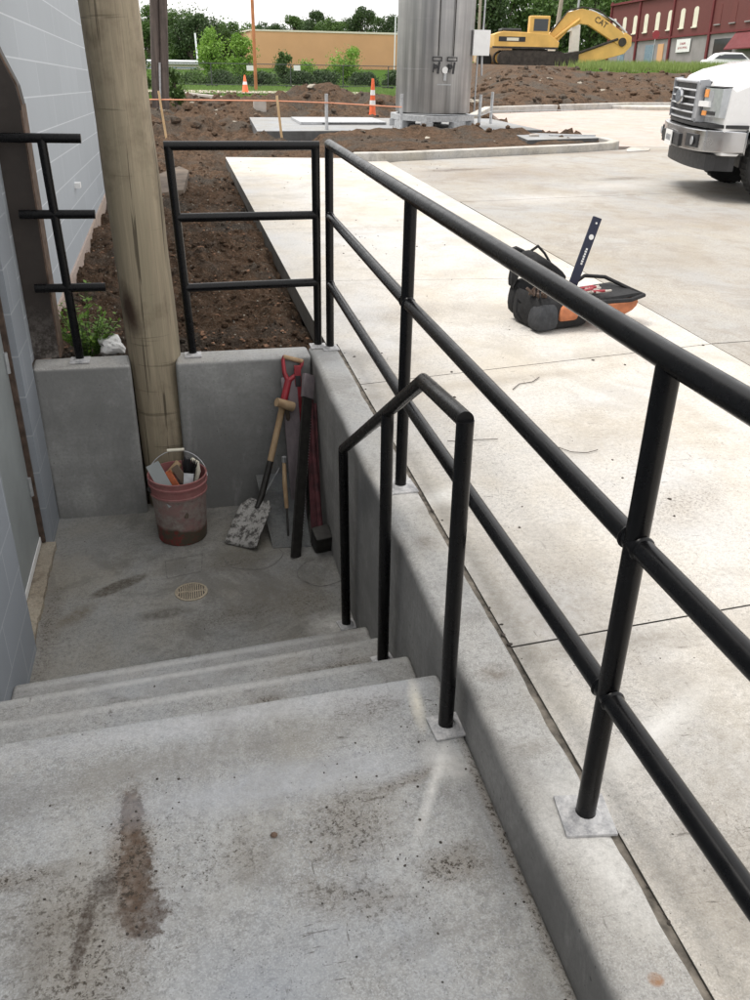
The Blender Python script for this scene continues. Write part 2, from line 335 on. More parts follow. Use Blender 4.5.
def brownpost():
    b = NB('brown_steel')
    cc = b.mix(b.ramp(b.noise(6, 5, .7), .4, .7), (.028,.021,.017), (.045,.034,.028))
    sp = b.n('ShaderNodeSeparateXYZ'); b.l(b.P, sp.inputs[0])
    low = b.math('MULTIPLY', b.ramp(sp.outputs[2], .32, .0), b.ramp(b.noise(30, 5, .8), .45, .6))
    cc = b.mix(b.math('MULTIPLY', low, .7), cc, (.2,.18,.16))
    b.color(cc); b.rough(.6); return b.m
MT['brown'] = brownpost()
MT['rustedge'] = simple('rusty_edge', (.13,.085,.06), .8, .1, .45, 22, .4)
def polewood():
    b = NB('pole_wood')
    g = b.noise(1, 7, .7, b.scalev((26,26,1.1)), .8); g2 = b.noise(1, 5, .65, b.scalev((7,7,.7), loc=(2,3,4)), 1.2)
    cc = b.mix(b.ramp(g, .3, .68), (.22,.18,.125), (.40,.335,.235))
    cc = b.mix(b.ramp(g2, .45, .7, 0, .75), cc, (.27,.235,.16))
    cc = b.mix(b.ramp(b.noise(2.2, 5, .7), .54, .72, 0, .6), cc, (.08,.055,.03))
    crack = b.ramp(b.noise(1, 4, .5, b.scalev((45,45,.9), loc=(9,1,1)), .4), .63, .67)
    cc = b.mix(b.math('MULTIPLY', crack, .75), cc, (.035,.025,.015))
    cross = b.ramp(b.noise(1, 4, .6, b.scalev((1.2,1.2,26), loc=(1,1,1)), .5), .63, .67)
    cc = b.mix(b.math('MULTIPLY', cross, .45), cc, (.06,.045,.025))
    cc = b.mix(b.blob((-1.05,.28), .04, .13, .15, axis='xz', edge=.6, warp=.5), cc, (.055,.032,.02))
    b.color(cc); b.rough(.85); b.bump(g, .5, .008); b.bump(crack, -.5, .006); return b.m
MT['pole'] = polewood()
MT['woodtan'] = wood('worn_wood', (.3,.19,.1), (.46,.33,.2))
MT['wooddark'] = wood('dark_wood', (.05,.035,.025), (.12,.09,.065))
MT['woodgrey'] = wood('grey_wood', (.14,.12,.125), (.24,.2,.21))
MT['stake'] = wood('lath', (.5,.33,.17), (.62,.45,.26))
MT['oldpole'] = wood('creosote_pole', (.05,.04,.035), (.14,.11,.095), (9,9,.6))
MT['greypole'] = wood('weathered_pole', (.3,.25,.2), (.42,.36,.3), (9,9,.6))
MT['red'] = simple('red_plastic', (.30,.025,.035), .45, 0, .25, 20)
MT['redpaint'] = simple('worn_red_paint', (.07,.018,.022), .8, 0, .6, 18, .3)
MT['darksteel'] = simple('dark_steel', (.035,.033,.03), .55, .4, .3, 30)
MT['dullorange'] = simple('dull_orange', (.42,.11,.04), .7, 0, .4, 30)
MT['orange'] = simple('orange_plastic', (.80,.14,.04), .5, 0, .1, 10)
MT['white'] = simple('white_paint', (.78,.78,.77), .45, 0, .05, 6)
MT['rubber'] = simple('rubber', (.018,.018,.018), .85, 0, .3, 30)
def bladem():
    b = NB('mortared_blade')
    cc = b.mix(b.ramp(b.noise(26, 6, .8), .46, .56), (.36,.35,.33), (.07,.065,.06))
    b.color(cc); b.rough(.75); b.bump(b.noise(60, 5), .5, .003); return b.m
MT['shovelblade'] = bladem()
def bucketm():
    b = NB('dirty_bucket')
    sp = b.n('ShaderNodeSeparateXYZ'); b.l(b.P, sp.inputs[0])
    n1 = b.noise(9, 6, .7)
    dirty = b.mix(b.ramp(b.noise(30, 6, .75), .35, .65), (.20,.13,.12), (.3,.27,.24))
    dirty = b.mix(b.ramp(n1, .5, .62, 0, .8), dirty, (.27,.15,.14))
    red = b.mix(b.ramp(b.noise(12, 5, .8), .36, .52), (.24,.02,.022), (.075,.06,.04))
    edge = b.math('ADD', sp.outputs[2], b.math('MULTIPLY', b.math('SUBTRACT', b.noise(7, 2, .5), .5), .12))
    cc = b.mix(b.ramp(edge, .085, .105), red, dirty)
    cc = b.mix(b.ramp(sp.outputs[2], .27, .285, 0, .7), cc, (.30,.085,.085))
    b.color(cc); b.rough(.65); b.bump(b.noise(50, 5), .3, .003); return b.m
MT['bucket'] = bucketm()
def brushed():
    b = NB('brushed_stainless')
    n1 = b.noise(1, 5, .6, b.scalev((7,7,.25))); n2 = b.noise(1, 3, .5, b.scalev((1,1,3.0)))
    cc = b.mix(b.ramp(n1, .3, .7), (.20,.20,.20), (.47,.46,.45)); cc = b.mix(b.ramp(n2, .4, .6, 0, .3), cc, (.22,.22,.23))
    b.color(cc); b.b.inputs['Metallic'].default_value = .85; b.rough(b.ramp(n1, .3, .7, .34, .5)); return b.m
MT['stainless'] = brushed()
MT['carpaint'] = simple('white_car_paint', (.78,.78,.78), .25, 0, .02, 3, coat=.6)
MT['chrome'] = simple('chrome', (.50,.50,.51), .22, 1, .01, 2)
MT['grille'] = simple('grille_silver', (.36,.37,.39), .35, .4, .1, 12)
MT['bar'] = simple('bright_bar', (.62,.63,.65), .35, .2, .04, 12)
MT['plastic'] = simple('black_plastic', (.02,.02,.022), .5, 0, .2, 12)
MT['glass'] = simple('dark_glass', (.03,.035,.04), .08, 0, .1, 2)
MT['lamp'] = simple('lamp_lens', (.42,.44,.46), .12, .3, .1, 20)
MT['amber'] = simple('amber_lens', (.75,.3,.08), .25, 0, .1, 20)
MT['emblem'] = simple('emblem_blue', (.16,.18,.22), .3, .3, .1, 20)
MT['yellow'] = simple('machine_yellow', (.70,.42,.11), .5, 0, .14, 1.2)
MT['track'] = simple('track_steel', (.05,.042,.035), .8, .2, .4, 4, .3)
MT['tanwall'] = simple('orange_stucco', (.62,.36,.19), .9, 0, .05, .4)
MT['roofwhite'] = simple('white_metal_roof', (.72,.74,.76), .5, 0, .05, .5)
MT['glassblue'] = simple('blue_glazing', (.2,.27,.33), .3, 0, .1, 1)
MT['redbrick'] = blockwall('maroon_brick', (.15,.04,.035), course=.08, length=.24, joint=(.14,.04,.04), weather=.3)
MT['maroon'] = simple('maroon_trim', (.14,.022,.025), .7, 0, .15, 1)
MT['greyfront'] = simple('grey_shopfront', (.27,.25,.25), .85, 0, .12, 1)
MT['board'] = simple('boarded_window', (.72,.68,.56), .8, 0, .06, 2)
MT['leafdark'] = leafmat('leaf_dark', (.028,.055,.018), (.055,.10,.028))
MT['leafmid'] = leafmat('leaf_mid', (.05,.10,.025), (.09,.16,.035))
MT['leafbright'] = leafmat('leaf_bright', (.12,.24,.035), (.20,.34,.05))
MT['bark'] = wood('bark', (.06,.045,.035), (.12,.095,.075), (8,8,1))
MT['bagblack'] = simple('bag_canvas_black', (.012,.012,.013), .85, 0, .35, 25, .4)
MT['baggrey'] = simple('bag_canvas_grey', (.038,.04,.044), .85, 0, .3, 25, .4)
MT['bagorange'] = simple('bag_canvas_orange', (.46,.165,.075), .85, 0, .3, 14, .3)
MT['navy'] = simple('navy_enamel', (.003,.007,.032), .35, .1, .1, 10)
MT['crumb'] = simple('crumbs', (.06,.05,.042), .95, 0, .5, 40)
MT['stone'] = simple('pale_stone', (.3,.27,.22), .95, 0, .35, 12, .5)
MT['pinkline'] = simple('orange_cord', (.75,.33,.2), .7, 0, .1, 10)
MT['slabmud'] = simple('muddy_slab', (.13,.10,.075), .95, 0, .4, 5, .4)
MT['plank'] = simple('pale_plank', (.44,.40,.36), .85, 0, .15, 4)
MT['grate'] = simple('brassy_grate', (.42,.36,.27), .5, .4, .2, 60)

# ------------------------------------------------------------------ mesh helpers
class MB:
    def __init__(s): s.v = []; s.f = []; s.mi = []
    def add(s, vs, fs, mat=None, mi=0):
        o = len(s.v)
        for v in vs:
            v = Vector(v)
            s.v.append(tuple(mat @ v if mat is not None else v))
        for f in fs: s.f.append(tuple(i+o for i in f)); s.mi.append(mi)
        return s
    def box(s, a, b, mat=None, mi=0):
        (x0,y0,z0),(x1,y1,z1) = a, b
        vs = [(x0,y0,z0),(x1,y0,z0),(x1,y1,z0),(x0,y1,z0),(x0,y0,z1),(x1,y0,z1),(x1,y1,z1),(x0,y1,z1)]
        return s.add(vs, [(0,3,2,1),(4,5,6,7),(0,1,5,4),(1,2,6,5),(2,3,7,6),(3,0,4,7)], mat, mi)
    def prism(s, poly, z0, z1, mat=None, mi=0):      # poly counter-clockwise in xy
        n = len(poly); z0 = z0 if isinstance(z0, (list, tuple)) else [z0]*n; z1 = z1 if isinstance(z1, (list, tuple)) else [z1]*n
        vs = [(p[0],p[1],z0[i]) for i, p in enumerate(poly)] + [(p[0],p[1],z1[i]) for i, p in enumerate(poly)]
        fs = [tuple(range(n-1,-1,-1)), tuple(range(n,2*n))] + [(i,(i+1)%n,n+(i+1)%n,n+i) for i in range(n)]
        return s.add(vs, fs, mat, mi)
    def tube(s, pts, rad, n=12, mat=None, cap=True, mi=0):
        pts = [Vector(p) for p in pts]; k = len(pts)
        rad = rad if isinstance(rad, (list, tuple)) else [rad]*k
        vs = []; T0 = (pts[1]-pts[0]).normalized()
        a = T0.orthogonal().normalized() if abs(T0.z) > .99 else T0.cross(Vector((0,0,1))).normalized()
        for i, p in enumerate(pts):
            if i == 0: T = pts[1]-pts[0]
            elif i == k-1: T = pts[-1]-pts[-2]
            else: T = (pts[i+1]-p).normalized()+(p-pts[i-1]).normalized()
            T.normalize(); a = (a-T*a.dot(T)).normalized(); b = T.cross(a)
            sc = 1.0
            if 0 < i < k-1:
                c = T.dot((p-pts[i-1]).normalized()); sc = 1/max(.5, c)
                bend = ((pts[i+1]-p).normalized()-(p-pts[i-1]).normalized())
                if bend.length > 1e-4: bend.normalize()
            for j in range(n):
                q = 2*math.pi*j/n; o = a*math.cos(q)+b*math.sin(q)
                if 0 < i < k-1 and bend.length > .5: o = o + bend*(o.dot(bend))*(sc-1)
                vs.append(p+o*rad[i])
        fs = [(i*n+j, i*n+(j+1)%n, (i+1)*n+(j+1)%n, (i+1)*n+j) for i in range(k-1) for j in range(n)]
        if cap: fs += [tuple(range(n-1,-1,-1)), tuple((k-1)*n+j for j in range(n))]
        return s.add(vs, fs, mat, mi)
    def lathe(s, prof, n=24, mat=None, mi=0, capb=True, capt=True):
        k = len(prof); vs = [(r*math.cos(2*math.pi*j/n), r*math.sin(2*math.pi*j/n), z) for r, z in prof for j in range(n)]
        fs = [(i*n+j, i*n+(j+1)%n, (i+1)*n+(j+1)%n, (i+1)*n+j) for i in range(k-1) for j in range(n)]
        if capb: fs.append(tuple(range(n-1,-1,-1)))
        if capt: fs.append(tuple((k-1)*n+j for j in range(n)))
        return s.add(vs, fs, mat, mi)
    def build(s, name, mats, parent=None, bevel=0, seg=2, smooth=False, loc=None, angle=40):
        me = bpy.data.meshes.new(name); me.from_pydata(s.v, [], s.f)
        mats = mats if isinstance(mats, (list, tuple)) else [mats]
        for m in mats: me.materials.append(MT[m] if isinstance(m, str) else m)
        if len(mats) > 1: me.polygons.foreach_set('material_index', s.mi)
        wn_ = bool(bevel)
        if bevel:
            bm = bmesh.new(); bm.from_mesh(me)
            es = [e for e in bm.edges if len(e.link_faces) == 2 and e.calc_face_angle(0) > R_(25)]
            bmesh.ops.bevel(bm, geom=es, offset=bevel, segments=seg, profile=.5, affect='EDGES', clamp_overlap=True)
            bm.to_mesh(me); bm.free(); smooth = True
        if smooth:
            me.polygons.foreach_set('use_smooth', [True]*len(me.polygons)); me.set_sharp_from_angle(angle=R_(angle))
        o = bpy.data.objects.new(name, me); col.objects.link(o)
        if loc is not None: o.location = loc
        if wn_: q = o.modifiers.new('wn', 'WEIGHTED_NORMAL'); q.keep_sharp = True; q.weight = 80
        if parent: o.parent = parent
        return o
def tag(o, label=None, cat=None, group=None, kind=None):
    if label: o['label'] = label
    if cat: o['category'] = cat
    if group: o['group'] = group
    if kind: o['kind'] = kind
    return o
def thing(name, label, cat, loc=(0,0,0), rz=0, group=None, scale=1):
    o = bpy.data.objects.new(name, None); col.objects.link(o); o.location = loc; o.rotation_euler = (0,0,rz)
    o.scale = (scale,)*3; o.empty_display_size = .1
    return tag(o, label, cat, group)
def copy_tree(o, parent=None):
    c = o.copy(); col.objects.link(c); c.parent = parent
    for ch in list(o.children): copy_tree(ch, c)
    return c
def rot(axis, deg): return Matrix.Rotation(R_(deg), 4, axis)
def T(x, y, z): return Matrix.Translation((x, y, z))
def frame_to(p, q, up=(0,0,1)):             # matrix whose +Z runs p->q
    p, q = Vector(p), Vector(q); z = (q-p).normalized(); x = Vector(up).cross(z)
    if x.length < 1e-4: x = Vector((1,0,0))
    x.normalize(); y = z.cross(x); m = Matrix((x, y, z)).transposed().to_4x4(); m.translation = p
    return m
def text(body, size, depth, mat, parent, loc, rotm, name='lettering'):
    cu = bpy.data.curves.new(name, 'FONT'); cu.body = body; cu.size = size; cu.extrude = depth; cu.align_x = 'CENTER'; cu.align_y = 'CENTER'
    tmp = bpy.data.objects.new(name, cu); col.objects.link(tmp)
    dg = bpy.context.evaluated_depsgraph_get(); me = bpy.data.meshes.new_from_object(tmp.evaluated_get(dg))
    bpy.data.objects.remove(tmp)
    me.materials.clear(); me.materials.append(MT[mat])
    o = bpy.data.objects.new(name, me); col.objects.link(o); o.matrix_local = T(*loc) @ rotm; o.parent = parent
    return o
def grid_from(name, xs, ys, Z, mats, mi=None, drop=None):
    nx, ny = len(xs), len(ys); X, Y = np.meshgrid(xs, ys)
    co = np.stack([X, Y, Z], -1).reshape(-1, 3)
    i = np.arange(nx*ny).reshape(ny, nx)
    q = np.stack([i[:-1,:-1], i[:-1,1:], i[1:,1:], i[1:,:-1]], -1).reshape(-1, 4)
    me = bpy.data.meshes.new(name); me.vertices.add(len(co)); me.vertices.foreach_set('co', co.ravel())
    me.loops.add(q.size); me.loops.foreach_set('vertex_index', q.ravel())
    me.polygons.add(len(q)); me.polygons.foreach_set('loop_start', np.arange(0, q.size, 4)); 
    for m in mats: me.materials.append(MT[m])
    if mi is not None: me.polygons.foreach_set('material_index', mi.reshape(-1).astype(np.int32))
    me.polygons.foreach_set('use_smooth', [True]*len(q)); me.update(calc_edges=True); me.validate()
    o = bpy.data.objects.new(name, me); col.objects.link(o); return o
def quads_obj(name, co, mat, parent=None, per=4):
    """co: (N*per,3) vertices of N independent faces"""
    n = len(co)//per; me = bpy.data.meshes.new(name); me.vertices.add(len(co)); me.vertices.foreach_set('co', np.ascontiguousarray(co, dtype=np.float32).ravel())
    me.loops.add(n*per); me.loops.foreach_set('vertex_index', np.arange(n*per)); me.polygons.add(n)
    me.polygons.foreach_set('loop_start', np.arange(0, n*per, per)); me.materials.append(MT[mat] if isinstance(mat, str) else mat)
    me.update(calc_edges=True); o = bpy.data.objects.new(name, me); col.objects.link(o)
    if parent: o.parent = parent
    return o

# value noise in numpy
def vnoise(X, Y, f, seed=0):
    x = X*f+seed*17.3; y = Y*f+seed*9.1; xi = np.floor(x).astype(int); yi = np.floor(y).astype(int)
    fx = x-xi; fy = y-yi; fx = fx*fx*(3-2*fx); fy = fy*fy*(3-2*fy)
    def h(a, b):
        n = (a*374761393 + b*668265263 + seed*1442695) & 0x7fffffff
        n = ((n ^ (n >> 13))*1274126177) & 0x7fffffff
        return ((n ^ (n >> 16)) & 0xffff)/65535.0
    return (h(xi,yi)*(1-fx)+h(xi+1,yi)*fx)*(1-fy)+(h(xi,yi+1)*(1-fx)+h(xi+1,yi+1)*fx)*fy-.5
def fbm(X, Y, f, o=4, seed=0, g=.5, ridge=False):
    r = 0; a = 1
    for k in range(o):
        n = vnoise(X, Y, f*2.03**k, seed+k)
        r = r + a*((.25-abs(n))*2 if ridge else n); a *= g
    return r
def sstep(a, b, x): t = np.clip((x-a)/(b-a), 0, 1); return t*t*(3-2*t)
def gauss(X, Y, cx, cy, rx, ry): return np.exp(-(((X-cx)/rx)**2+((Y-cy)/ry)**2))

# ------------------------------------------------------------------ ground (one sheet to the horizon)
FK = [(8.1,24.1),(14.0,27.2),(16.2,27.5),(60,34)]          # far kerb
def kerb_y(X): return np.interp(X, [p[0] for p in FK], [p[1] for p in FK])
KX = [2.0,2.6,4.28,6.2,6.95]; KY = [12.3,12.5,13.06,13.75,14.2]
def hgt(X, Y):
    dirt = -.10 + .09*fbm(X, Y, 1.1, 3, 1) + .09*fbm(X, Y, 5, 4, 3, .55) + .045*fbm(X, Y, 20, 3, 5, .6)
    dirt = dirt - .05*np.exp(-((X+.0)/.10)**2)*sstep(13, 12, Y)
    dirt = dirt + .05*gauss(X, Y, -.7, 5.5, .4, 1.0)
    z = dirt
    rough_ = .28*fbm(X, Y, .55, 3, 7, .6)+.2*fbm(X, Y, 2.2, 3, 8, .6)+.05*fbm(X, Y, 8, 2, 9)
    far = sstep(12.5, 16, Y)
    z = z + far*rough_ + far*.05
    z = z + .5*gauss(X, Y, 4.6, 26.5, 2.4, 1.3)*(1+.5*fbm(X,Y,1.5,3,11)) + .38*gauss(X, Y, 2.2, 25.2, 1.6, 1.1)*(1+.6*fbm(X,Y,1.4,3,12)) + .25*gauss(X, Y, 0, 22.5, 1.3, 1.2) + .22*gauss(X,Y,2.2,21.3,1.2,.9)
    # far lawn falls away to the left, earth bank and terrace to the right
    lawn = -.05 - .5*sstep(32, 60, Y) + .2*sstep(75, 110, Y)
    z = z*(1-sstep(30, 34, Y)) + lawn*sstep(30, 34, Y)
    D = Y-kerb_y(X); edge = X-(7.4+(Y-24)*.24)
    bank = sstep(.4, 7, D)*sstep(0, 3.0, edge)
    top = 1.0-.12*sstep(38, 70, Y) + .03*(X-12)*sstep(24, 50, Y)*0 
    top = top - .75*sstep(27, 33, X)*sstep(46, 56, Y)
    rb = .16*fbm(X, Y, .9, 3, 21, .6)+.07*fbm(X, Y, 4, 2, 22)
    z = z*(1-bank) + (top + rb*(1-.8*sstep(38, 44, Y)))*bank
    # island mulch
    isl = sstep(0, .3, Y-np.interp(X, KX, KY)-.1)*sstep(15.98, 15.6, Y)*sstep(1.6, 2.4, X)*sstep(7.0, 6.6, X)
    z = z*(1-isl) + isl*(.10+.05*fbm(X, Y, 4, 3, 31, .6)+.03*fbm(X, Y, 16, 2, 32))
    z = z + .16*np.exp(-((Y-15.55)/.38)**2)*sstep(.2, .9, X)*sstep(6.3, 5.6, X)*(.75+.9*fbm(X, Y, 2.5, 3, 51))
    # under the pavements
    under = ((X > .01) & (Y < 13.0)) | ((X > 2.3) & (Y < np.interp(X, KX+[7.6], KY+[16.0])) ) | ((X > 7.05) & (Y < kerb_y(X)))
    z = np.where(under, -.3, z)
    z = np.where((X < 0.03) & (Y < 3.38), -1.25, z)
    z = np.where((X < -1.62) & (Y < 11.3), -.5, z)
    return z
def cat(*a): return np.unique(np.concatenate(a).round(4))
xs = cat(np.arange(-1.75, .15, .022), np.arange(.15, 9, .1), np.arange(9, 24, .25), np.arange(-8, -1.75, .25), np.arange(24, 60, 1.2), np.arange(-40, -8, 3), np.arange(60, 500, 40), np.arange(-500, -40, 60))
ys = cat(np.arange(3.2, 8, .022), np.arange(8, 13, .05), np.arange(13, 30, .1), np.arange(30, 45, .3), np.arange(-20, 3.2, 1.5), np.arange(45, 130, 2.5), np.arange(130, 900, 50))
Xg, Yg = np.meshgrid(xs, ys); Zg = hgt(Xg, Yg)
Xc = (Xg[:-1,:-1]+Xg[1:,1:])/2; Yc = (Yg[:-1,:-1]+Yg[1:,1:])/2
grassy = ((Yc > 30.5+1.5*fbm(Xc, Yc, .7, 2, 41)) & (Xc < 7.0+(Yc-24)*.24+.6)) | ((Yc > 34) & (Xc > 15.5+fbm(Xc,Yc,.6,2,42)*3+(Yc-34)*.42)) | (Yc > 72) | (Xc < -9)
ground = grid_from('ground', xs, ys, Zg, ['soil', 'grass_ground'], grassy)
tag(ground, kind='structure')
def gz(x, y): return float(hgt(np.array([[x]]), np.array([[y]]))[0, 0])

# sidewalk slabs, joints skewed as poured
def wx(y): return 2.2+(y-2.7)*.02          # right edge of the walk
J = [(-6,-6),(-3.6,-3.55),(-1.5,-1.4),(.60,.76),(2.76,3.10),(4.95,4.76),(7.0,6.93),(9.05,9.05),(11.1,11.1),(13.03,12.75)]
b = MB()
for (a0, a1), (c0, c1) in zip(J[:-1], J[1:]):
    g = .0025; xl = .053 if a0 < 3 else -.012
    if a0 < 3.4 < c0: b.prism([(.053,a0+g),(wx(a1),a1+g),(wx(c1),c1-g),(-.012,c0-g),(-.008,3.43),(.053,3.43)], -.14, 0)
    else: b.prism([(xl,a0+g),(wx(a1),a1+g),(wx(c1),c1-g),(xl,c0-g)], -.14, 0)
# the first stretch beyond the railing reaches the bare earth
walk = b.build('sidewalk', 'walk', bevel=.003, seg=2); tag(walk, kind='structure')
road_poly = [(wx(-10)+.008,-10),(60,-10),(60,33.8),(16.2,27.35),(14,27.05),(8.1,23.95),(7.05,20.0),(7.1,16.0),(7.6,14.7),(7.2,14.1),(6.2,13.62),(4.28,12.94),(2.6,12.38),(wx(12.4)+.008,12.3)]
b = MB()
# road bays with sawn joints
b.prism([(wx(-10)+.008,-10),(16,-10),(16,3.85),(wx(3.1)+.008,3.1)], -.1, -.002)
b.prism([(wx(3.1)+.008,3.112),(16,3.862),(16,10.5),(wx(9)+.008,8.4)], -.1, -.002)
b.prism([(wx(8.4)+.008,8.412),(16,10.512),(16,14.6),(7.6,14.6),(7.2,14.05),(6.2,13.6),(4.28,12.93),(2.6,12.36),(wx(12)+.008,12.2)], -.1, -.002)
b.prism([(16.01,-10),(60,-10),(60,15),(16.01,14.6)], -.1, -.002)
road = b.build('road', 'road'); tag(road, kind='structure')
b = MB(); b.prism([(7.05,14.61),(60,15.01),(60,33.8),(16.2,27.35),(14,27.05),(8.1,23.95),(7.05,20.0)], -.1, -.004)
tag(b.build('driveway', 'gravel'), kind='structure')

# packed dirt in the joint beside the curb
MT['jointdirt'] = simple('joint_dirt', (.16,.14,.115), 1, 0, .6, 30, .6)
n = 150; vs = []
for i in range(n+1):
    y_ = -3+i*6.4/n; zz_ = -.005+.007*mnoise.noise(Vector((y_*9, 1, 0))); vs += [(.03, y_, zz_), (.075, y_, zz_-.002)]
b = MB(); b.add(vs, [(2*i, 2*i+1, 2*i+3, 2*i+2) for i in range(n)]); b.add([(v[0], v[1], -.05) for v in vs], [(2*i, 2*i+1, 2*i+3, 2*i+2) for i in range(n)])
tag(b.build('joint_filling', 'jointdirt'), kind='structure')
# floor, steps, landing
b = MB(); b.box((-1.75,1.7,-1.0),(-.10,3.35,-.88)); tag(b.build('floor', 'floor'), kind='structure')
steps_e = [(.655,.722,-.16),(.965,1.045,-.34),(1.285,1.40,-.52),(1.595,1.715,-.70)]   # nosing y at x=-1.53 / -.12, tread level
b = MB(); b.prism([(-1.53,-6),(-.118,-6),(-.118,.722),(-1.53,.655)], -1, -.16)
tag(b.build('landing', 'landing', bevel=.018, seg=3), kind='structure')
b = MB()
for (l0,r0,z0),(l1,r1,z1) in zip(steps_e[:-1], steps_e[1:]):
    b.prism([(-1.53,l0+.001),(-.118,r0+.001),(-.118,r1),(-1.53,l1)], -1, z1)
tag(b.build('steps', 'steps', bevel=.018, seg=3), kind='structure')

# low wall along the steps
def soften(o, amp=.0022, f=6):
    me = o.data
    for v in me.vertices:
        n = mnoise.noise_vector(v.co*f); v.co += Vector(n)*amp
def wallmesh(x0, x1, y0, y1, z0, z1, ny, nx=2, bev=.022):
    b = MB(); b.box((x0,y0,z0),(x1,y1,z1)); return b
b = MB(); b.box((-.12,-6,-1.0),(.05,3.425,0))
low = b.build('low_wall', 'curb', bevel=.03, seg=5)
bm = bmesh.new(); bm.from_mesh(low.data)
for yy in np.arange(-2, 3.4, .15): bmesh.ops.bisect_plane(bm, geom=bm.verts[:]+bm.edges[:]+bm.faces[:], plane_co=(0,yy,0), plane_no=(0,1,0))
bm.to_mesh(low.data); bm.free(); soften(low, .0035, 3)
tag(low, 'long concrete curb wall topped with the black railing beside the steps', 'wall')
b = MB(); b.prism([(-1.565,3.25),(-1.075,3.245),(-1.088,3.425),(-1.58,3.425)], -1.0, [-.0,-.004,0,0])
o = b.build('retaining_wall', 'panel', bevel=.02, seg=4); soften(o, .003, 4)
tag(o, 'cast concrete wall panel between the grey building and the thick wooden pole', 'wall', 'concrete wall panels across the sunken floor')
b = MB(); b.prism([(-.85,3.235),(-.122,3.245),(-.122,3.425),(-.838,3.425)], -1.0, 0)
o = b.build('retaining_wall', 'panel', bevel=.02, seg=4); soften(o, .003, 4)
tag(o, 'cast concrete wall panel right of the wooden pole with digging tools leaning on it', 'wall', 'concrete wall panels across the sunken floor')

# grey building with its sunken doorway
bd = thing('block_building', 'grey painted concrete block building with sunken door at the left edge', 'building', (-1.53,0,0))
b = MB(); X0 = -.30
b.box((X0,-8,-1.0),(0,2.05,4.6)); b.box((X0,2.05,1.2),(0,2.95,4.6)); b.box((X0,2.95,-1.0),(-.03,3.252,4.6))
b.build('wall', 'block', bd)
b = MB(); b.box((-.30,3.262,-.0),(-.045,11.5,4.6)); b.build('wall', 'block_far', bd)
b = MB(); b.box((-.32,3.46,-.8),(-.03,11.51,-.002)); b.build('foundation', 'found', bd)
dr = MB(); dr.box((-.135,2.07,-.835),(-.085,2.93,1.17)); door = dr.build('door', 'door', bd, bevel=.003)
b = MB(); b.box((-.083,2.08,-.835),(-.078,2.92,-.80)); b.build('weather_strip', 'white', door)
for z in (-.55,.1,.8):
    b = MB(); b.tube([(-.078,2.905,z),(-.078,2.905,z+.1)], .011, 8); b.build('hinge', 'steel', door)
b = MB(); b.box((-.14,2.93,-.84),(-.06,2.949,1.2)); b.box((-.14,2.051,-.84),(-.06,2.07,1.2)); b.box((-.14,2.07,1.17),(-.06,2.93,1.199)); b.build('door_frame', 'frame', bd)
b = MB(); b.box((-.2,2.051,-.9),(-.075,2.949,-.845)); 
n = 60; y = [2.051+.898*i/n for i in range(n+1)]; ed = [-.012+.010*mnoise.noise(Vector((q*7, 0, 0)))+.008*mnoise.noise(Vector((q*30, 3, 0))) for q in y]
for i in range(n):
    b.prism([(-.075,y[i]),(ed[i],y[i]),(ed[i+1],y[i+1]),(-.075,y[i+1])], -.885, [-.846,-.852,-.852,-.846])
b.build('sill', 'sill', bd)
b = MB(); b.box((-.045,6.42,.45),(.0,6.50,.49)); b.build('vent_cover', 'white', bd)
b = MB(); b.tube([(-.03,4.3,1.79),(-.03,4.3,3.2)], .012, 8); b.build('conduit', 'white', bd)

# brown steel post standing on the wall
pb = thing('steel_column', 'dark brown steel post with rusty edge against the block wall, behind the cut-off railing', 'post', (-1.515,3.44,0))
b = MB(); b.prism([(-.075,-.02),(.068,-.02),(.068,.13),(-.075,.13)], 0, 1.20); b.build('shaft', 'brown', pb)
b = MB(); b.prism([(.068,-.021),(.076,-.021),(.076,.131),(.068,.131)], 0.002, 1.22); b.build('flange', 'rustedge', pb)
b = MB()
prof = [(-.075,1.2),(.076,1.2),(.064,1.30),(.01,1.44),(-.045,1.62),(-.055,1.95),(-.075,1.95)]
vs = [(x,-.022,z) for x,z in prof]+[(x,.13,z) for x,z in prof]; k = len(prof)
b.add(vs, [tuple(range(k-1,-1,-1)), tuple(range(k,2*k))]+[(i,(i+1)%k,k+(i+1)%k,k+i) for i in range(k)])
b.build('bracket', 'brown', pb)
b = MB(); b.tube([(.073,.0,1.22),(.062,.0,1.31),(.006,.0,1.45),(-.05,.0,1.63),(-.06,.0,1.94)], .008, 6); b.build('bracket_edge', 'rustedge', pb)

# thick wooden pole in the gap
b = MB(); prof = []
pts = []; rad = []
for i in range(44):
    z = -.95+i*.14; pts.append((-.953-.024*z, 3.385, z)); rad.append(.136-.0035*z+.0015*math.sin(z*9))
b.tube(pts, rad, 40)
pole = b.build('utility_pole', 'pole', smooth=True, angle=60)
for v in pole.data.vertices:
    c = Vector((-.953-.024*v.co.z, 3.385, v.co.z)); d = v.co-c
    v.co = c + d*(1+.03*mnoise.noise(Vector((d.x*14, d.y*14, v.co.z*1.2)))+.02*mnoise.noise(Vector((d.x*40, d.y*40, v.co.z*3))))
tag(pole, 'thick pale weathered wooden utility pole standing between the two concrete wall panels', 'pole')

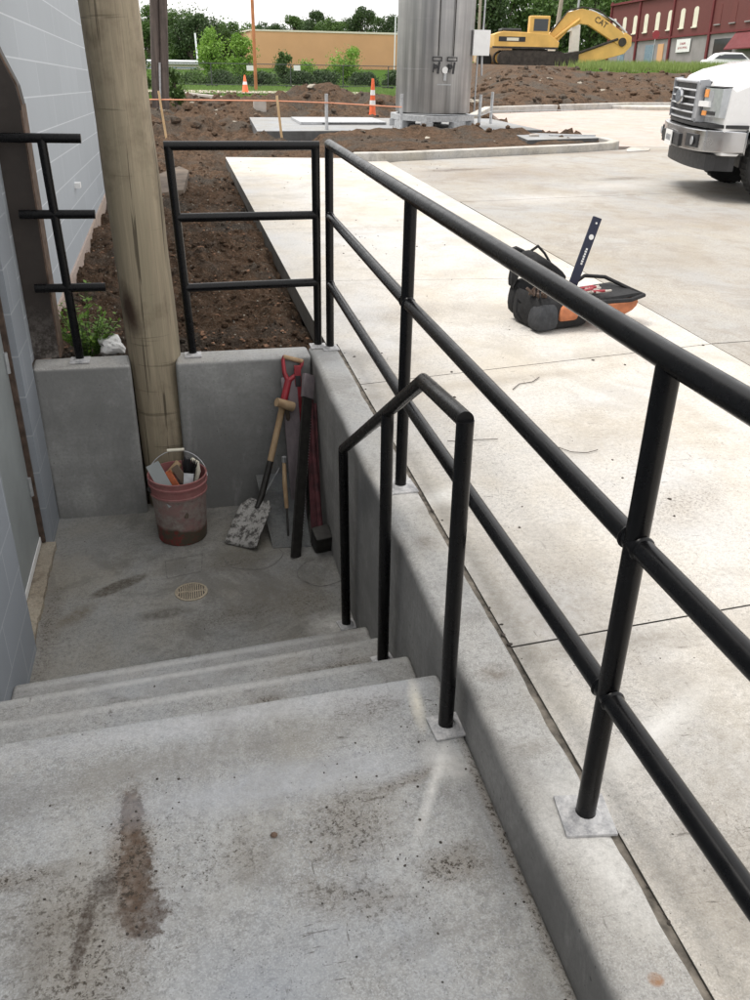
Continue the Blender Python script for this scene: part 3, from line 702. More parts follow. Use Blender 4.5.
# ------------------------------------------------------------------ railings
RAD = .0215
def base_plate(parent, x, y, z, s=.055, a=0, weld=True):
    b = MB(); m = T(x, y, z) @ rot('Z', a)
    b.box((-s,-s,0),(s,s,.008), m); pl = b.build('base_plate', 'plate', parent, bevel=.002)
    b = MB(); b.lathe([(RAD+.016,.007),(RAD+.011,.011),(RAD+.001,.017)], 16, m, capb=False, capt=False); b.build('weld_bead', 'plate', pl, smooth=True)
    return pl
gr = thing('guard_railing', 'long black three-rail pipe railing on the curb wall along the sidewalk', 'railing')
P = [(-.0,3.354),(-.02,1.616),(0,0),(.02,-1.62),(.02,-3.2)]
Hs = [(1.040,'top_rail'),(.694,'middle_rail'),(.3435,'bottom_rail')]
zb = [.018,.018,0,0,0]
for h, nm in Hs:
    b = MB(); b.tube([(P[i][0],P[i][1],zb[i]+h) for i in range(5)], RAD+(.0015 if nm == 'top_rail' else 0), 24)
    b.build(nm, 'black', gr, smooth=True, angle=50)
for i, (x, y) in enumerate(P):
    b = MB(); b.tube([(x,y,.004),(x,y,zb[i]+1.035)], RAD, 24); b.build('post', 'black', gr, smooth=True, angle=50)
    if i == 0: b = MB(); b.lathe([(RAD+.004,-.004),(RAD+.004,.0)], 24, T(x,y,zb[i]+1.063)); 
    base_plate(gr, x, y, 0.0, .056 if i else .045, a=(-8 if i == 2 else 3))
for i in (0, 1, 2):
    for h, nm in Hs[1:]:
        for sg_ in ((-1,) if i == 0 else (-1, 1)):
            p0 = Vector((P[i][0], P[i][1], zb[i]+h)); j = i+1 if sg_ < 0 else i-1
            d_ = (Vector((P[j][0], P[j][1], zb[j]+h))-p0).normalized(); q0 = p0+d_*(RAD-.001)
            b = MB(); b.lathe([(RAD+.0005,-.001),(RAD+.0035,.002),(RAD+.003,.005),(RAD,.008)], 20, frame_to(q0, q0+d_), capb=False, capt=False); b.build('weld_bead', 'black', gr, smooth=True)
pg = thing('end_railing', 'short black three-rail pipe railing on the back wall between pole and long railing', 'railing')
L = (-.752,3.345); Rr = (-.062,3.395); Lt = (-.788,3.345); Rt = (-.070,3.345)
for h, nm in ((1.052,'top_rail'),(.717,'middle_rail'),(.366,'bottom_rail')):
    t = h/1.05; b = MB(); ex = .02 if nm == 'top_rail' else 0
    b.tube([(L[0]+(Lt[0]-L[0])*t-ex, 3.345, h),(Rr[0]+(Rt[0]-Rr[0])*t+ex*.9, Rr[1]+(Rt[1]-Rr[1])*t, h)], RAD, 24); b.build(nm, 'black', pg, smooth=True, angle=50)
for (A, B) in ((L, Lt),(Rr, Rt)):
    b = MB(); b.tube([(A[0],A[1],.004),(B[0],B[1],1.05)], RAD, 24); b.build('post', 'black', pg, smooth=True, angle=50)
    base_plate(pg, A[0], A[1], 0.001, .045)
ps = thing('railing_stub', 'cut-off black railing with one post and three short rails left of the pole', 'railing')
b = MB(); b.tube([(-1.335,3.345,.004),(-1.362,3.345,1.08)], RAD, 24); b.build('post', 'black', ps, smooth=True, angle=50)
base_plate(ps, -1.335, 3.345, 0.001, .05)
for nm, z, xl, xr in (('top_rail',1.088,-1.60,-1.185),('middle_rail',.745,-1.515,-1.165),('bottom_rail',.388,-1.50,-1.16)):
    b = MB(); b.tube([(xl,3.345,z),(xr,3.345,z-.004)], RAD, 24); b.build(nm, 'black', ps, smooth=True, angle=50)
ph = thing('stair_handrail', 'low black pipe handrail with a peak, standing on the concrete steps', 'handrail')
hp = [(-.178,1.97,.015),(-.170,1.235,.47),(-.166,.86,.705),(-.170,.49,.745)]
HR = .0205
b = MB(); b.tube([hp[0], hp[2], hp[3]], HR, 24); b.build('grip_rail', 'black', ph, smooth=True, angle=50)
for (x, y, z), zz, xb in ((hp[0], -.88, -.163),(hp[1], -.52, -.163),(hp[3], -.16, -.163)):
    b = MB(); b.tube([(xb,y-.0,zz+.004),(x,y,z)], HR, 24); b.build('post', 'black', ph, smooth=True, angle=50)
    base_plate(ph, xb+.004, y, zz, .046 if zz > -.3 else .04, a=(4 if zz > -.3 else 10))

# ------------------------------------------------------------------ floor fittings
fd = thing('floor_drain', 'round slotted metal drain set in the sunken concrete floor', 'drain', (-.855,2.38,-.88))
b = MB(); b.lathe([(.079,.0),(.079,.004),(.068,.005),(.068,.001)], 32, capt=False, capb=False); b.build('rim', 'grate', fd, smooth=True)
b = MB(); b.lathe([(.069,.0005),(.069,.0015)], 32); b.build('well', 'plastic', fd)
b = MB()
for i in range(-6, 7):
    x = i*.0105; hh = math.sqrt(max(0,.066**2-x*x)); b.box((x-.0032,-hh,.002),(x+.0032,hh,.0055))
b.box((-.066,-.004,.0022),(.066,.004,.0058)); b.build('grate', 'grate', fd)
def ring(c, r0, w_, z, name, mat, ell=1.0, arc=(0, 360)):
    b = MB(); n = 60; a0, a1 = R_(arc[0]), R_(arc[1]); vs = []; 
    for i in range(n+1):
        q = a0+(a1-a0)*i/n; wv = 1+.03*math.sin(5*q+c[0]*9)
        for rr in (r0*wv-w_/2, r0*wv+w_/2): vs.append((c[0]+rr*math.cos(q), c[1]+rr*ell*math.sin(q), z))
    fs = [(2*i,2*i+1,2*i+3,2*i+2) for i in range(n)]
    b.add(vs, fs); return b.build(name, mat)
MT['scratch'] = simple('stain_ring', (.145,.14,.13), .95, 0, .45, 40)
o = ring((-.2,2.44), .125, .005, -.8785, 'stain_ring', 'scratch', 1.0, (100, 400)); tag(o, kind='structure')
o = ring((-.53,2.66), .15, .004, -.8785, 'stain_ring', 'scratch', .9, (180, 380)); tag(o, kind='structure')
b = MB(); q = [(-.98,2.69),(-.79,2.73),(-.80,2.56),(-.97,2.52)]
for i in range(4):
    p0, p1 = Vector((*q[i],-.8785)), Vector((*q[(i+1)%4],-.8785)); d = (p1-p0).normalized(); nn = Vector((-d.y,d.x,0))*.0018
    b.add([p0+nn,p0-nn,p1-nn,p1+nn],[(0,1,2,3)])
tag(b.build('scribed_square', 'scratch'), kind='structure')

# crumbs and debris
_b = bmesh.new(); bmesh.ops.create_icosphere(_b, subdivisions=1, radius=1)
ICO_V = [tuple(v.co) for v in _b.verts]; ICO_F = [tuple(v.index for v in f.verts) for f in _b.faces]; _b.free()
def scatter(name, spots, mat, zfun, smin, smax, flat=.5):
    """spots: list of (x,y)"""
    co = []
    for x, y in spots:
        s_ = smin*(smax/smin)**(random.random()**2.2); z = zfun(x, y)
        if smax > .1 and y < 17.5: s_ *= .45
        M_ = Matrix.Rotation(random.random()*6.28, 3, 'Z') @ Matrix.Rotation(random.uniform(-.5,.5), 3, 'X')
        c = Vector((x, y, z+s_*flat*.25)); vs = [M_ @ Vector((v[0]*random.uniform(.7,1.25)*s_, v[1]*random.uniform(.6,1.1)*s_, v[2]*flat*random.uniform(.7,1.2)*s_))+c for v in ICO_V]
        for f in ICO_F: co += [vs[f[0]], vs[f[1]], vs[f[2]]]
    return quads_obj(name, np.array([tuple(c) for c in co]), mat, per=3)
def stepz(x, y):
    if y < .66: return -.16
    if y < .98: return -.34
    if y < 1.3: return -.52
    if y < 1.62: return -.70
    return -.88
sp = []
for _ in range(420):
    x, y = random.uniform(-1.5,-.14), random.uniform(-.5, 3.2)
    if any(abs(y-(e+ (x+1.53)*.05)) < .05 for e in (.66,.97,1.29,1.6)): continue
    if y > .6 and random.random() < .4: continue
    sp.append((x, y))
for _ in range(160): sp.append((random.gauss(-1.0,.06), random.gauss(.12,.16)))
for _ in range(120):
    a = random.random(); sp.append((random.gauss(-.4,.09), random.gauss(.2,.14)))
for _ in range(40): sp.append((random.gauss(-.145,.012), random.uniform(-.5,.6)))
tag(scatter('grit', sp, 'crumb', stepz, .0008, .0045), 'dark soil crumbs and grit lying on the concrete landing and steps', 'grit', kind='stuff')
sp = [(random.uniform(.07,2.2), random.uniform(-.5,12.5)) for _ in range(420)]
for _ in range(60): sp.append((random.gauss(.95,.25), random.gauss(6.0,.35)))
for _ in range(90): sp.append((random.gauss(.055,.006), random.uniform(-.6,3.3)))
for _ in range(60): sp.append((random.gauss(2.6,.5), random.gauss(11.6,.6)))
tag(scatter('gravel', sp, 'crumb', lambda x, y: 0 if x > .062 else -.004, .0012, .011), 'dark soil crumbs and pebbles scattered over the pale sidewalk slabs', 'grit', kind='stuff')
# clods and stones in the dug earth
sp = []
while len(sp) < 3200:
    y = 3.5+9.5*random.random()**1.5; x = random.uniform(-1.55, -.02); sp.append((x, y))
tag(scatter('clods', sp, 'soil', lambda x, y: gz(x, y), .004, .04, .7), 'brown clods of turned earth between pole and sidewalk', 'earth', kind='stuff')
sp = [(random.uniform(-1.5,-.05), 3.45+9*random.random()**1.5) for _ in range(2200)]+[(random.gauss(-.35,.2), random.gauss(9,1.2)) for _ in range(300)]
sp = [(x, y) for x, y in sp if -1.55 < x < -.01]
tag(scatter('stones', sp, 'stone', lambda x, y: gz(x, y), .0018, .011, .6), 'pale stones and chips lying in the dug earth behind the railing', 'stones', kind='stuff')
MT['chip'] = simple('bark_chips', (.22,.12,.07), .95, 0, .5, 30)
sp = [(random.uniform(-1.5,-.03), 3.45+8*random.random()**1.5) for _ in range(3600)]
tag(scatter('chips', sp, 'chip', lambda x, y: gz(x, y)+.003, .003, .018, .35), 'reddish brown chips and crumbled clay strewn over the dug earth', 'earth', kind='stuff')
sp = []
while len(sp) < 3500:
    x, y = random.uniform(-5, 24), random.uniform(13.2, 36)
    if (x > 7 and y < kerb_y(x)+.3) or (2.5 < x and 15.8 < y < 19.8 and x < 7) or (x > 2.3 and y < np.interp(x, KX, KY)+.2): continue
    sp.append((x, y))
zs = hgt(np.array([s[0] for s in sp])[None, :], np.array([s[1] for s in sp])[None, :])[0]; zd = {s: float(z) for s, z in zip(sp, zs)}
tag(scatter('rubble', sp, 'soil', lambda x, y: zd[(x, y)], .02, .17, .65), 'brown lumps of earth on the spoil heaps and bank', 'earth', kind='stuff')
sp = [s for s in sp if random.random() < .1]
tag(scatter('pale_rubble', sp, 'stone', lambda x, y: zd[(x, y)], .03, .2, .35), 'pale broken rock lying on the earth bank', 'rubble', kind='stuff')
for i, (pts, lab) in enumerate([([(.28,2.0),(.36,1.97),(.40,1.99),(.5,1.98)], 'short dark twig lying on the sidewalk slab near the middle post'),
        ([(.72,1.86),(.76,1.80),(.82,1.78),(.88,1.80)], 'thin curved dark twig lying in the middle of the sidewalk slab'),
        ([(.78,2.55),(.84,2.62),(.92,2.64),(.98,2.7)], 'forked dark twig lying on the sidewalk slab nearest the tool bag')]):
    b = MB(); b.tube([(x,y,.006) for x, y in pts], .0016+.0006*(i == 2), 5); o = b.build('twig', 'crumb'); tag(o, lab, 'twig')
b = MB(); b.tube([(-1.20,1.16,-.515),(-1.165,1.18,-.513)], .002, 5)
tag(b.build('twig', 'crumb'), 'tiny dark twig lying on a concrete stair tread near the grey wall', 'twig')
for (x, y, s_, lab) in ((-.66,.22,.009,'small reddish brown chip lying mid-landing'),(.92,.62,.022,'dark lump of dried mud on the sidewalk right of the railing')):
    b = MB(); m = T(x, y, (-.16 if x < 0 else 0)+s_*.3); pr = [(s_*.5,-.4*s_),(s_,0),(s_*.7,s_*.35),(s_*.15,s_*.5)]; b.lathe(pr, 7, m @ rot('Z', 20)); 
    o = b.build('mud_lump' if x > 0 else 'chip', 'crumb' if x > 0 else 'rustedge'); tag(o, lab, 'debris')

# flat rock on the earth, white lump and weed by the wall
def rock(name, c, r, mat, lab, cat_, sz=.5, seed=0):
    bm = bmesh.new(); bmesh.ops.create_icosphere(bm, subdivisions=3, radius=1)
    for v in bm.verts:
        n = mnoise.noise(v.co*1.3+Vector((seed,0,0)))*.5+mnoise.noise(v.co*3.1+Vector((0,seed,0)))*.2
        v.co = v.co*(1+n); v.co.z *= sz; v.co *= r
    me = bpy.data.meshes.new(name); bm.to_mesh(me); bm.free(); me.materials.append(MT[mat])
    o = bpy.data.objects.new(name, me); col.objects.link(o); o.location = c; return tag(o, lab, cat_)
b = MB(); b.prism([(-.98,9.6),(-.70,9.8),(-.60,11.4),(-.72,11.9),(-1.0,11.2)], -.1, [-.04,-.03,.0,.0,-.02])
tag(b.build('stone_slab', 'slabmud'), 'flat muddy slab lying on the earth just right of the wooden pole', 'slab')
rock('rock', (-1.19,3.60,-.0), .07, 'white', 'white lump of rock behind the wall panel beside the weed', 'rock', .75, 3)
def leaf_cloud(n, centre, rad, size, seed, shell=.55, flat=1.0):
    r_ = np.random.default_rng(seed); d = r_.normal(size=(n, 3)); d /= np.linalg.norm(d, axis=1)[:, None]
    rr = (shell+(1-shell)*r_.random(n)**.7)[:, None]; c = np.array(centre)+d*rr*np.array(rad)
    a = r_.normal(size=(n, 3)); a /= np.linalg.norm(a, axis=1)[:, None]; b_ = np.cross(a, r_.normal(size=(n, 3))); b_ /= np.linalg.norm(b_, axis=1)[:, None]
    s = (size*(.6+.8*r_.random(n)))[:, None]
    return np.stack([c-a*s, c+b_*s*.5, c+a*s, c-b_*s*.5], 1).reshape(-1, 3)
wd = thing('weed_plant', 'small green leafy weed growing in the earth behind the left wall panel', 'plant', (-1.32,3.66,-.08))
co = []; r_ = random.Random(5)
b = MB()
for i in range(42):
    a = r_.random()*6.28; rr = r_.random()**.5*.2; tip = Vector((math.cos(a)*rr-.0, math.sin(a)*rr*.8, .14+.36*r_.random()*(1-rr*3)))
    b.tube([(tip.x*.2, tip.y*.2, 0), tuple(tip*.6), tuple(tip)], [.003,.002,.001], 5)
    for k in range(17):
        t = .25+.75*r_.random(); p = tip*t; d = Vector((r_.uniform(-1,1), r_.uniform(-1,1), r_.uniform(-.3,.7))).normalized(); s_ = .02+.02*r_.random()
        sd_ = d.cross(Vector((0,0,1))).normalized()*s_*.3
        co += [p, p+d*s_*.5+sd_, p+d*s_*1.1, p+d*s_*.5-sd_]
b.build('stem', 'leafmid', wd); quads_obj('foliage', np.array([tuple(c) for c in co]), 'leafbright', wd)

# ------------------------------------------------------------------ bucket of tools
bk = thing('plastic_bucket', 'dirty red plastic bucket with wire handle standing at the foot of the pole', 'bucket', (-.885,2.955,-.88))
b = MB(); b.lathe([(.118,0),(.128,.004),(.143,.27),(.149,.272),(.150,.285),(.146,.288),(.147,.325),(.153,.327),(.154,.338),(.148,.342),(.149,.365),(.154,.367),(.154,.374),(.146,.374),(.138,.28),(.124,.02)], 40, capt=True)
b.build('shell', 'bucket', bk, smooth=True, angle=35)
b = MB(); pts = []
for i in range(17):
    q = math.pi*i/16; pts.append((-.155*math.cos(q), .03+.10*math.sin(q), .33+.115*math.sin(q)))
b.tube(pts, .0025, 6); b.build('wire_handle', 'steel', bk)
b = MB(); b.tube([(-.045,.13,.447),(.045,.13,.447)], .009, 10); b.build('handle_grip', 'board', bk, smooth=True)
B0 = Vector((-.885,2.955,-.88))
def bt(name, lab, cat_): return thing(name, lab, cat_, B0)
t = bt('trowel', 'flat grey steel trowel sticking out of the bucket at its left', 'trowel')
b = MB(); m = T(-.075,-.075,.36) @ rot('X', -28) @ rot('Y', -24); b.box((-.035,-.0015,-.13),(.035,.0015,.11), m); b.build('blade', MT['door'], t)
b = MB(); b.tube([m @ Vector((0,.0,-.12)), m @ Vector((0,.05,-.1)), m @ Vector((0,.055,.0))], .006, 6); b.tube([m @ Vector((0,.055,-.08)), m @ Vector((0,.055,.05))], .014, 10); b.build('handle', 'wooddark', t)
t = bt('hammer', 'wooden-handled club hammer lying in the bucket with its pale end up', 'hammer')
m = T(-.02,.03,.38) @ rot('Y', 50) @ rot('X', -20); b = MB(); b.tube([m @ Vector((0,0,-.12)), m @ Vector((0,0,.05))], [.017,.021], 12); b.build('handle', 'woodtan', t, smooth=True)
b = MB(); b.box((-.03,-.02,-.17),(.03,.02,-.12), m); b.build('head', 'darksteel', t, bevel=.004)
t = bt('cutter', 'orange and pale utility tool in the middle of the bucket', 'tool')
m = T(-.02,-.055,.355) @ rot('Y', -28) @ rot('X', -20); b = MB(); b.box((-.015,-.012,-.1),(.015,.012,.06), m); b.build('body', 'dullorange', t, bevel=.004)
m = T(.02,-.03,.37) @ rot('Y', -35) @ rot('X', -25); b = MB(); b.box((-.02,-.006,-.09),(.02,.006,.06), m); b.build('sleeve', 'slabmud', t, bevel=.003)
t = bt('brush', 'black bristled brush with pale curved handle sticking out of the bucket at right', 'brush')
m = T(.06,.01,.36) @ rot('Y', 12) @ rot('X', -12); b = MB(); b.box((-.03,-.02,-.1),(.03,.02,.0), m); 
for i in range(90): 
    x, yv = random.uniform(-.035,.035), random.uniform(-.022,.022); b.tube([m @ Vector((x*.8,yv*.8,0)), m @ Vector((x*1.25,yv*1.4,.075+random.uniform(-.02,.012)))], .002, 3, cap=False)
b.build('bristles', 'plastic', t)
b = MB(); b.tube([(.085,.02,.28),(.108,.03,.36),(.105,.03,.41),(.08,.03,.435)], [.012,.014,.014,.01], 10); b.build('handle', 'board', t, smooth=True)
t = bt('putty_knife', 'small steel putty knife at the right front of the bucket', 'knife')
m = T(.055,-.07,.35) @ rot('X', -20) @ rot('Y', 8); b = MB(); b.box((-.025,-.001,-.07),(.025,.001,.045), m); b.build('blade', 'steel', t)
b = MB(); b.tube([m @ Vector((0,0,-.07)), m @ Vector((0,0,-.19))], .011, 8); b.build('handle', 'wooddark', t)

# ------------------------------------------------------------------ shovel and leaning tools
sh = thing('shovel', 'square-mouth shovel with mortar-caked blade and red D-grip leaning in the corner', 'shovel')
Apt = Vector((-.445,2.97,-.70)); Ppt = Vector((-.262,3.19,-.13))     # socket, start of grip
tipm = Vector((-.585,2.755,-.872))
dirv = (Apt-tipm).normalized(); sidev = Vector((.80,-.50,.10)); sidev = (sidev-dirv*sidev.dot(dirv)).normalized(); nrm = sidev.cross(dirv).normalized()
if nrm.z < 0: nrm = -nrm
bl = MB(); n1, n2 = 10, 12; vs = []; Lb = (Apt-tipm).length*.93
for i in range(n2+1):
    t_ = i/n2; wv = .097*(1-.04*t_) if t_ < .85 else .097*(.96-(t_-.85)*2.6)
    for j in range(n1+1):
        u = (j/n1*2-1); vs.append(tipm+dirv*(t_*Lb)+sidev*u*wv+nrm*(.018*u*u+.012*math.sin(t_*3)))
fs = [(i*(n1+1)+j, i*(n1+1)+j+1, (i+1)*(n1+1)+j+1, (i+1)*(n1+1)+j) for i in range(n2) for j in range(n1)]
bl.add(vs, fs); o = bl.build('blade', 'shovelblade', sh, smooth=True); md = o.modifiers.new('s', 'SOLIDIFY'); md.thickness = .004
b = MB(); S1 = tipm+dirv*Lb*.82+nrm*.01; b.tube([S1, Apt+nrm*.012, Apt.lerp(Ppt,.32)], [.012,.017,.018], 12); b.build('socket', 'darksteel', sh, smooth=True)
b = MB(); b.tube([Apt.lerp(Ppt,.27), Apt.lerp(Ppt,.85)], .0175, 14); b.build('shaft', 'woodtan', sh, smooth=True)
gd = (Ppt-Apt).normalized(); gs = Vector((1,.05,0)); gs = (gs-gd*gs.dot(gd)).normalized()
G0 = Apt.lerp(Ppt, .82); G1 = Ppt+gd*.02; G2 = Ppt+gd*.125
b = MB(); b.tube([G0, G1], .020, 12)
for s_ in (-1, 1): b.tube([G1-gd*.01, G1+gs*s_*.03+gd*.03, G2+gs*s_*.052-gd*.01, G2+gs*s_*.05+gd*.012], [.016,.012,.010,.010], 10)
b.build('grip_frame', 'red', sh, smooth=True)
b = MB(); b.tube([G2-gs*.054+gd*.008, G2+gs*.054+gd*.008], .0125, 12); b.build('grip_bar', 'woodtan', sh, smooth=True)

def plank(name, lab, cat_, p, q, wd_, th, mat, part, up=(0,-1,0), bev=.003, extra=None):
    t = thing(name, lab, cat_); m = frame_to(p, q, up); Lk = (Vector(q)-Vector(p)).length
    b = MB(); b.box((-wd_/2,-th/2,0),(wd_/2,th/2,Lk), m); b.build(part, mat, t, bevel=bev)
    if extra: extra(t, m, Lk)
    return t
def ham(t, m, L_): pass
# wooden-handled mallet head at (275-293,403-415)
t = thing('mallet', 'mallet with a short round wooden head leaning behind the shovel grip', 'mallet')
b = MB(); b.tube([(-.335,3.10,-.20),(-.245,3.13,-.245)], [.024,.027], 16); b.build('head', 'woodtan', t, smooth=True)
b = MB(); b.tube([(-.28,3.12,-.222),(-.255,3.19,-.5),(-.24,3.2,-.86)], .013, 8); b.build('handle', 'wooddark', t, smooth=True)
def lvl(t, m, L_):
    for z in (.1*L_, .3*L_, .9*L_):
        b = MB(); b.box((-.015,-.0135,z-.03),(.015,.0135,z+.03), m); b.build('vial', 'plastic', t)
plank('spirit_level', 'long red spirit level standing upright in the corner behind the shovel grip', 'level', (-.215,3.08,-.86), (-.205,3.21,-.04), .036, .022, 'red', 'bar', extra=lvl)
plank('wood_board', 'wide purplish grey weathered board leaning on the back wall behind the shovel', 'board', (-.235,3.0,-.875), (-.255,3.205,-.10), .085, .02, 'woodgrey', 'plank')
def teeth(t, m, L_):
    b = MB()
    for i in range(46):
        z = .15*L_+i*.0155; b.add([(-.032,-.004,z),(-.032,.004,z),(-.041,0,z+.004),(-.032,0,z+.012)], [(0,1,2),(0,2,3),(1,3,2)], m)
    b.build('teeth', 'steel', t)
    b = MB(); b.box((-.036,-.012,L_-.10),(.036,.012,L_+.03), m); b.build('end_block', 'woodgrey', t, bevel=.003)
plank('long_rake', 'tall black toothed metal straightedge with grey wooden end leaning in the corner', 'straightedge', (-.315,2.60,-.878), (-.155,3.14,-.10), .062, .014, 'darksteel', 'bar', up=(.45,-1,0), extra=teeth)
def dar(t, m, L_):
    b = MB(); b.tube([m @ Vector((0,-.01,L_*.62)), m @ Vector((0,-.06,L_*.66)), m @ Vector((0,-.065,L_*.86)), m @ Vector((0,-.01,L_*.9))], .013, 10); b.build('handle', 'woodtan', t, smooth=True)
plank('darby_float', 'long red-painted hand float with tan bow handle beside the low wall', 'float', (-.185,2.70,-.875), (-.15,3.10,-.22), .06, .02, 'redpaint', 'blade', extra=dar)
t = thing('pick_head', 'short dark sledge with stubby head resting on the floor by the low wall', 'sledge')
b = MB(); b.tube([(-.165,2.70,-.79),(-.16,2.95,-.45),(-.15,3.1,-.2)], .015, 10); b.build('handle', 'redpaint', t, smooth=True)
b = MB(); b.box((-.05,-.05,-.06),(.05,.05,.06), T(-.165,2.66,-.815) @ rot('X', 20) @ rot('Z', 10)); b.build('head', 'darksteel', t, bevel=.014)
t = thing('hand_trowel', 'trowel with yellow wooden handle leaning under the boards', 'trowel')
b = MB(); b.tube([(-.325,2.86,-.72),(-.325,2.92,-.60),(-.318,2.98,-.50)], [.011,.013,.010], 12); b.build('handle', 'woodtan', t, smooth=True)
b = MB(); b.lathe([(.013,0),(.013,.03)], 12, T(-.318,2.98,-.50)); b.build('ferrule', 'steel', t, smooth=True)
b = MB(); b.tube([(-.325,2.86,-.72),(-.33,2.78,-.86)], .006, 6); b.build('tang', 'darksteel', t)
# dark sheet leaning low against the wall
t = thing('steel_plate', 'dark square steel sheet leaning low against the back wall behind the shovel', 'sheet')
b = MB(); b.add([(-.42,2.72,-.876),(-.22,2.70,-.876),(-.20,3.215,-.68),(-.46,3.215,-.68),(-.42,2.72,-.88),(-.22,2.70,-.88),(-.20,3.22,-.686),(-.46,3.22,-.686)], [(0,1,2,3),(7,6,5,4),(0,4,5,1),(1,5,6,2),(2,6,7,3),(3,7,4,0)]); b.build('sheet', MT['wallc'], t)
b = MB(); b.tube([(-.43,3.0,-.70),(-.33,3.12,-.60)], .004, 6); b.build('wire', 'steel', t)

# ------------------------------------------------------------------ tool bag with level
bg_ = thing('tool_bag', 'open black and orange canvas tool bag slumped on the pale sidewalk', 'tool bag', (1.275,3.45,0), R_(12), None, .84)
# local: x along the bag (0..0.78), y depth (0..0.30)
def skin(name, rings, mat, parent, n=14, closed=True, sub=1):
    """rings: list of lists of points, same length"""
    k = len(rings[0]); b = MB(); vs = [p for r in rings for p in r]
    fs = [(i*k+j, i*k+(j+1)%k, (i+1)*k+(j+1)%k, (i+1)*k+j) for i in range(len(rings)-1) for j in range(k if closed else k-1)]
    if closed: fs += [tuple(range(k-1,-1,-1)), tuple((len(rings)-1)*k+j for j in range(k))]
    b.add(vs, fs); o = b.build(name, mat, parent, smooth=True, angle=50)
    if sub: m_ = o.modifiers.new('sub', 'SUBSURF'); m_.levels = sub; m_.render_levels = sub
    return o
def rect(x0, x1, y0, y1, z, n=4, dz=0):
    pts = []
    for i in range(n): pts.append((x0+(x1-x0)*i/n, y0, z+dz*i/n))
    for i in range(n): pts.append((x1, y0+(y1-y0)*i/n, z+dz))
    for i in range(n): pts.append((x1-(x1-x0)*i/n, y1, z+dz*(1-i/n)))
    for i in range(n): pts.append((x0, y1-(y1-y0)*i/n, z))
    return pts
body = skin('body', [rect(.03,.42,.03,.36,.0), rect(.0,.43,.0,.38,.02), rect(-.015,.46,-.015,.39,.10), rect(.0,.47,.0,.39,.19), rect(.03,.46,.06,.42,.27), rect(.06,.43,.10,.40,.20)], 'bagblack', bg_)
skin('end_panel', [rect(-.02,.13,-.02,.10,.005,dz=0), rect(-.035,.15,-.035,.12,.06), rect(-.02,.14,-.028,.12,.15), rect(.02,.13,.0,.10,.205)], 'baggrey', bg_)
skin('side_pocket', [rect(.15,.30,-.03,.02,.07), rect(.15,.31,-.036,.02,.10), rect(.16,.32,-.03,.02,.15), rect(.18,.32,-.012,.03,.19)], 'bagorange', bg_)
skin('flap', [rect(.40,.70,-.03,.34,.05), rect(.38,.82,-.05,.36,.09,dz=.01), rect(.36,.86,-.06,.36,.15,dz=.02), rect(.34,.83,-.04,.35,.18,dz=.03)], 'bagorange', bg_)
b = MB(); b.tube([(.28,-.04,.215),(.50,-.075,.20),(.72,-.08,.195),(.88,-.03,.205)], .016, 8); b.build('zip_edge', 'bagblack', bg_, smooth=True)
b = MB(); b.tube([(.45,.34,.20),(.6,.33,.29),(.75,.28,.28),(.86,.1,.22),(.88,-.03,.205)], .014, 8); b.build('rim', 'bagblack', bg_, smooth=True)
skin('lining', [rect(.38,.84,-.03,.32,.185,dz=.02), rect(.38,.84,-.02,.32,.205,dz=.02)], 'bagblack', bg_, sub=0)
rs = []
for t_, (cx, cy, cz, a_, c_) in enumerate([(.0,.40,.24,.04,.04),(.03,.42,.36,.07,.06),(.10,.42,.43,.08,.07),(.19,.38,.42,.10,.07),(.28,.33,.35,.09,.07),(.38,.28,.28,.07,.05)]):
    rs.append([(cx+.02*math.sin(q*3), cy+a_*math.cos(q)*(1+.2*math.sin(q*2+t_)), cz+c_*math.sin(q)*(1+.2*math.cos(q*3+t_))) for q in [2*math.pi*i/12 for i in range(12)]])
skin('pouch', rs, 'bagblack', bg_)
skin('back_pocket', [rect(.0,.34,.33,.42,.02), rect(-.01,.35,.34,.44,.12), rect(.01,.33,.36,.45,.22), rect(.04,.29,.38,.45,.30)], 'bagblack', bg_)
b = MB(); b.tube([(.0,.46,.40),(-.01,.48,.48),(.05,.46,.50),(.12,.46,.47)], .018, 6); b.build('strap', 'bagblack', bg_, smooth=True); b = MB(); b.tube([(.15,.42,.48),(.20,.40,.52),(.25,.38,.47),(.29,.35,.40)], .010, 6); b.build('strap', 'bagblack', bg_, smooth=True); b = MB(); b.tube([(-.03,.22,.17),(-.07,.20,.20),(-.08,.18,.12),(-.04,.17,.06)], .009, 6); b.build('strap', 'bagblack', bg_, smooth=True); b = MB()
b.tube([(.33,-.04,.16),(.40,-.10,.06),(.50,-.12,.012),(.62,-.08,.012)], .011, 6); b.build('strap', 'bagblack', bg_, smooth=True)
b = MB()
for i in range(26):
    x, y_ = random.uniform(.0,.3), random.uniform(.02,.2); p = Vector((x, y_, .24)); d = Vector((random.uniform(-.6,.6), random.uniform(-.6,.4), random.uniform(.3,1))).normalized()
    b.tube([p, p+d*random.uniform(.05,.11)], random.uniform(.005,.012), 6)
b.build('hand_tool_ends', 'frame', bg_)
b = MB()
for i in range(10):
    x, y_ = random.uniform(.30,.5), random.uniform(.0,.2); p = Vector((x, y_, .24+.02*random.random())); d = Vector((1, random.uniform(-.5,.3), random.uniform(-.1,.1))).normalized()
    b.tube([p, p+d*random.uniform(.08,.16)], random.uniform(.005,.011), 6)
b.build('tool_handles', 'plank', bg_)
b = MB()
for i in range(5):
    x, y_ = random.uniform(.32,.5), random.uniform(.0,.15); p = Vector((x, y_, .255)); d = Vector((1, random.uniform(-.4,.3), .05)).normalized()
    b.tube([p, p+d*.1], .01, 6)
b.build('red_handles', 'red', bg_)
lv = thing('torpedo_level', 'dark blue spirit level standing slanted in the tool bag', 'level')
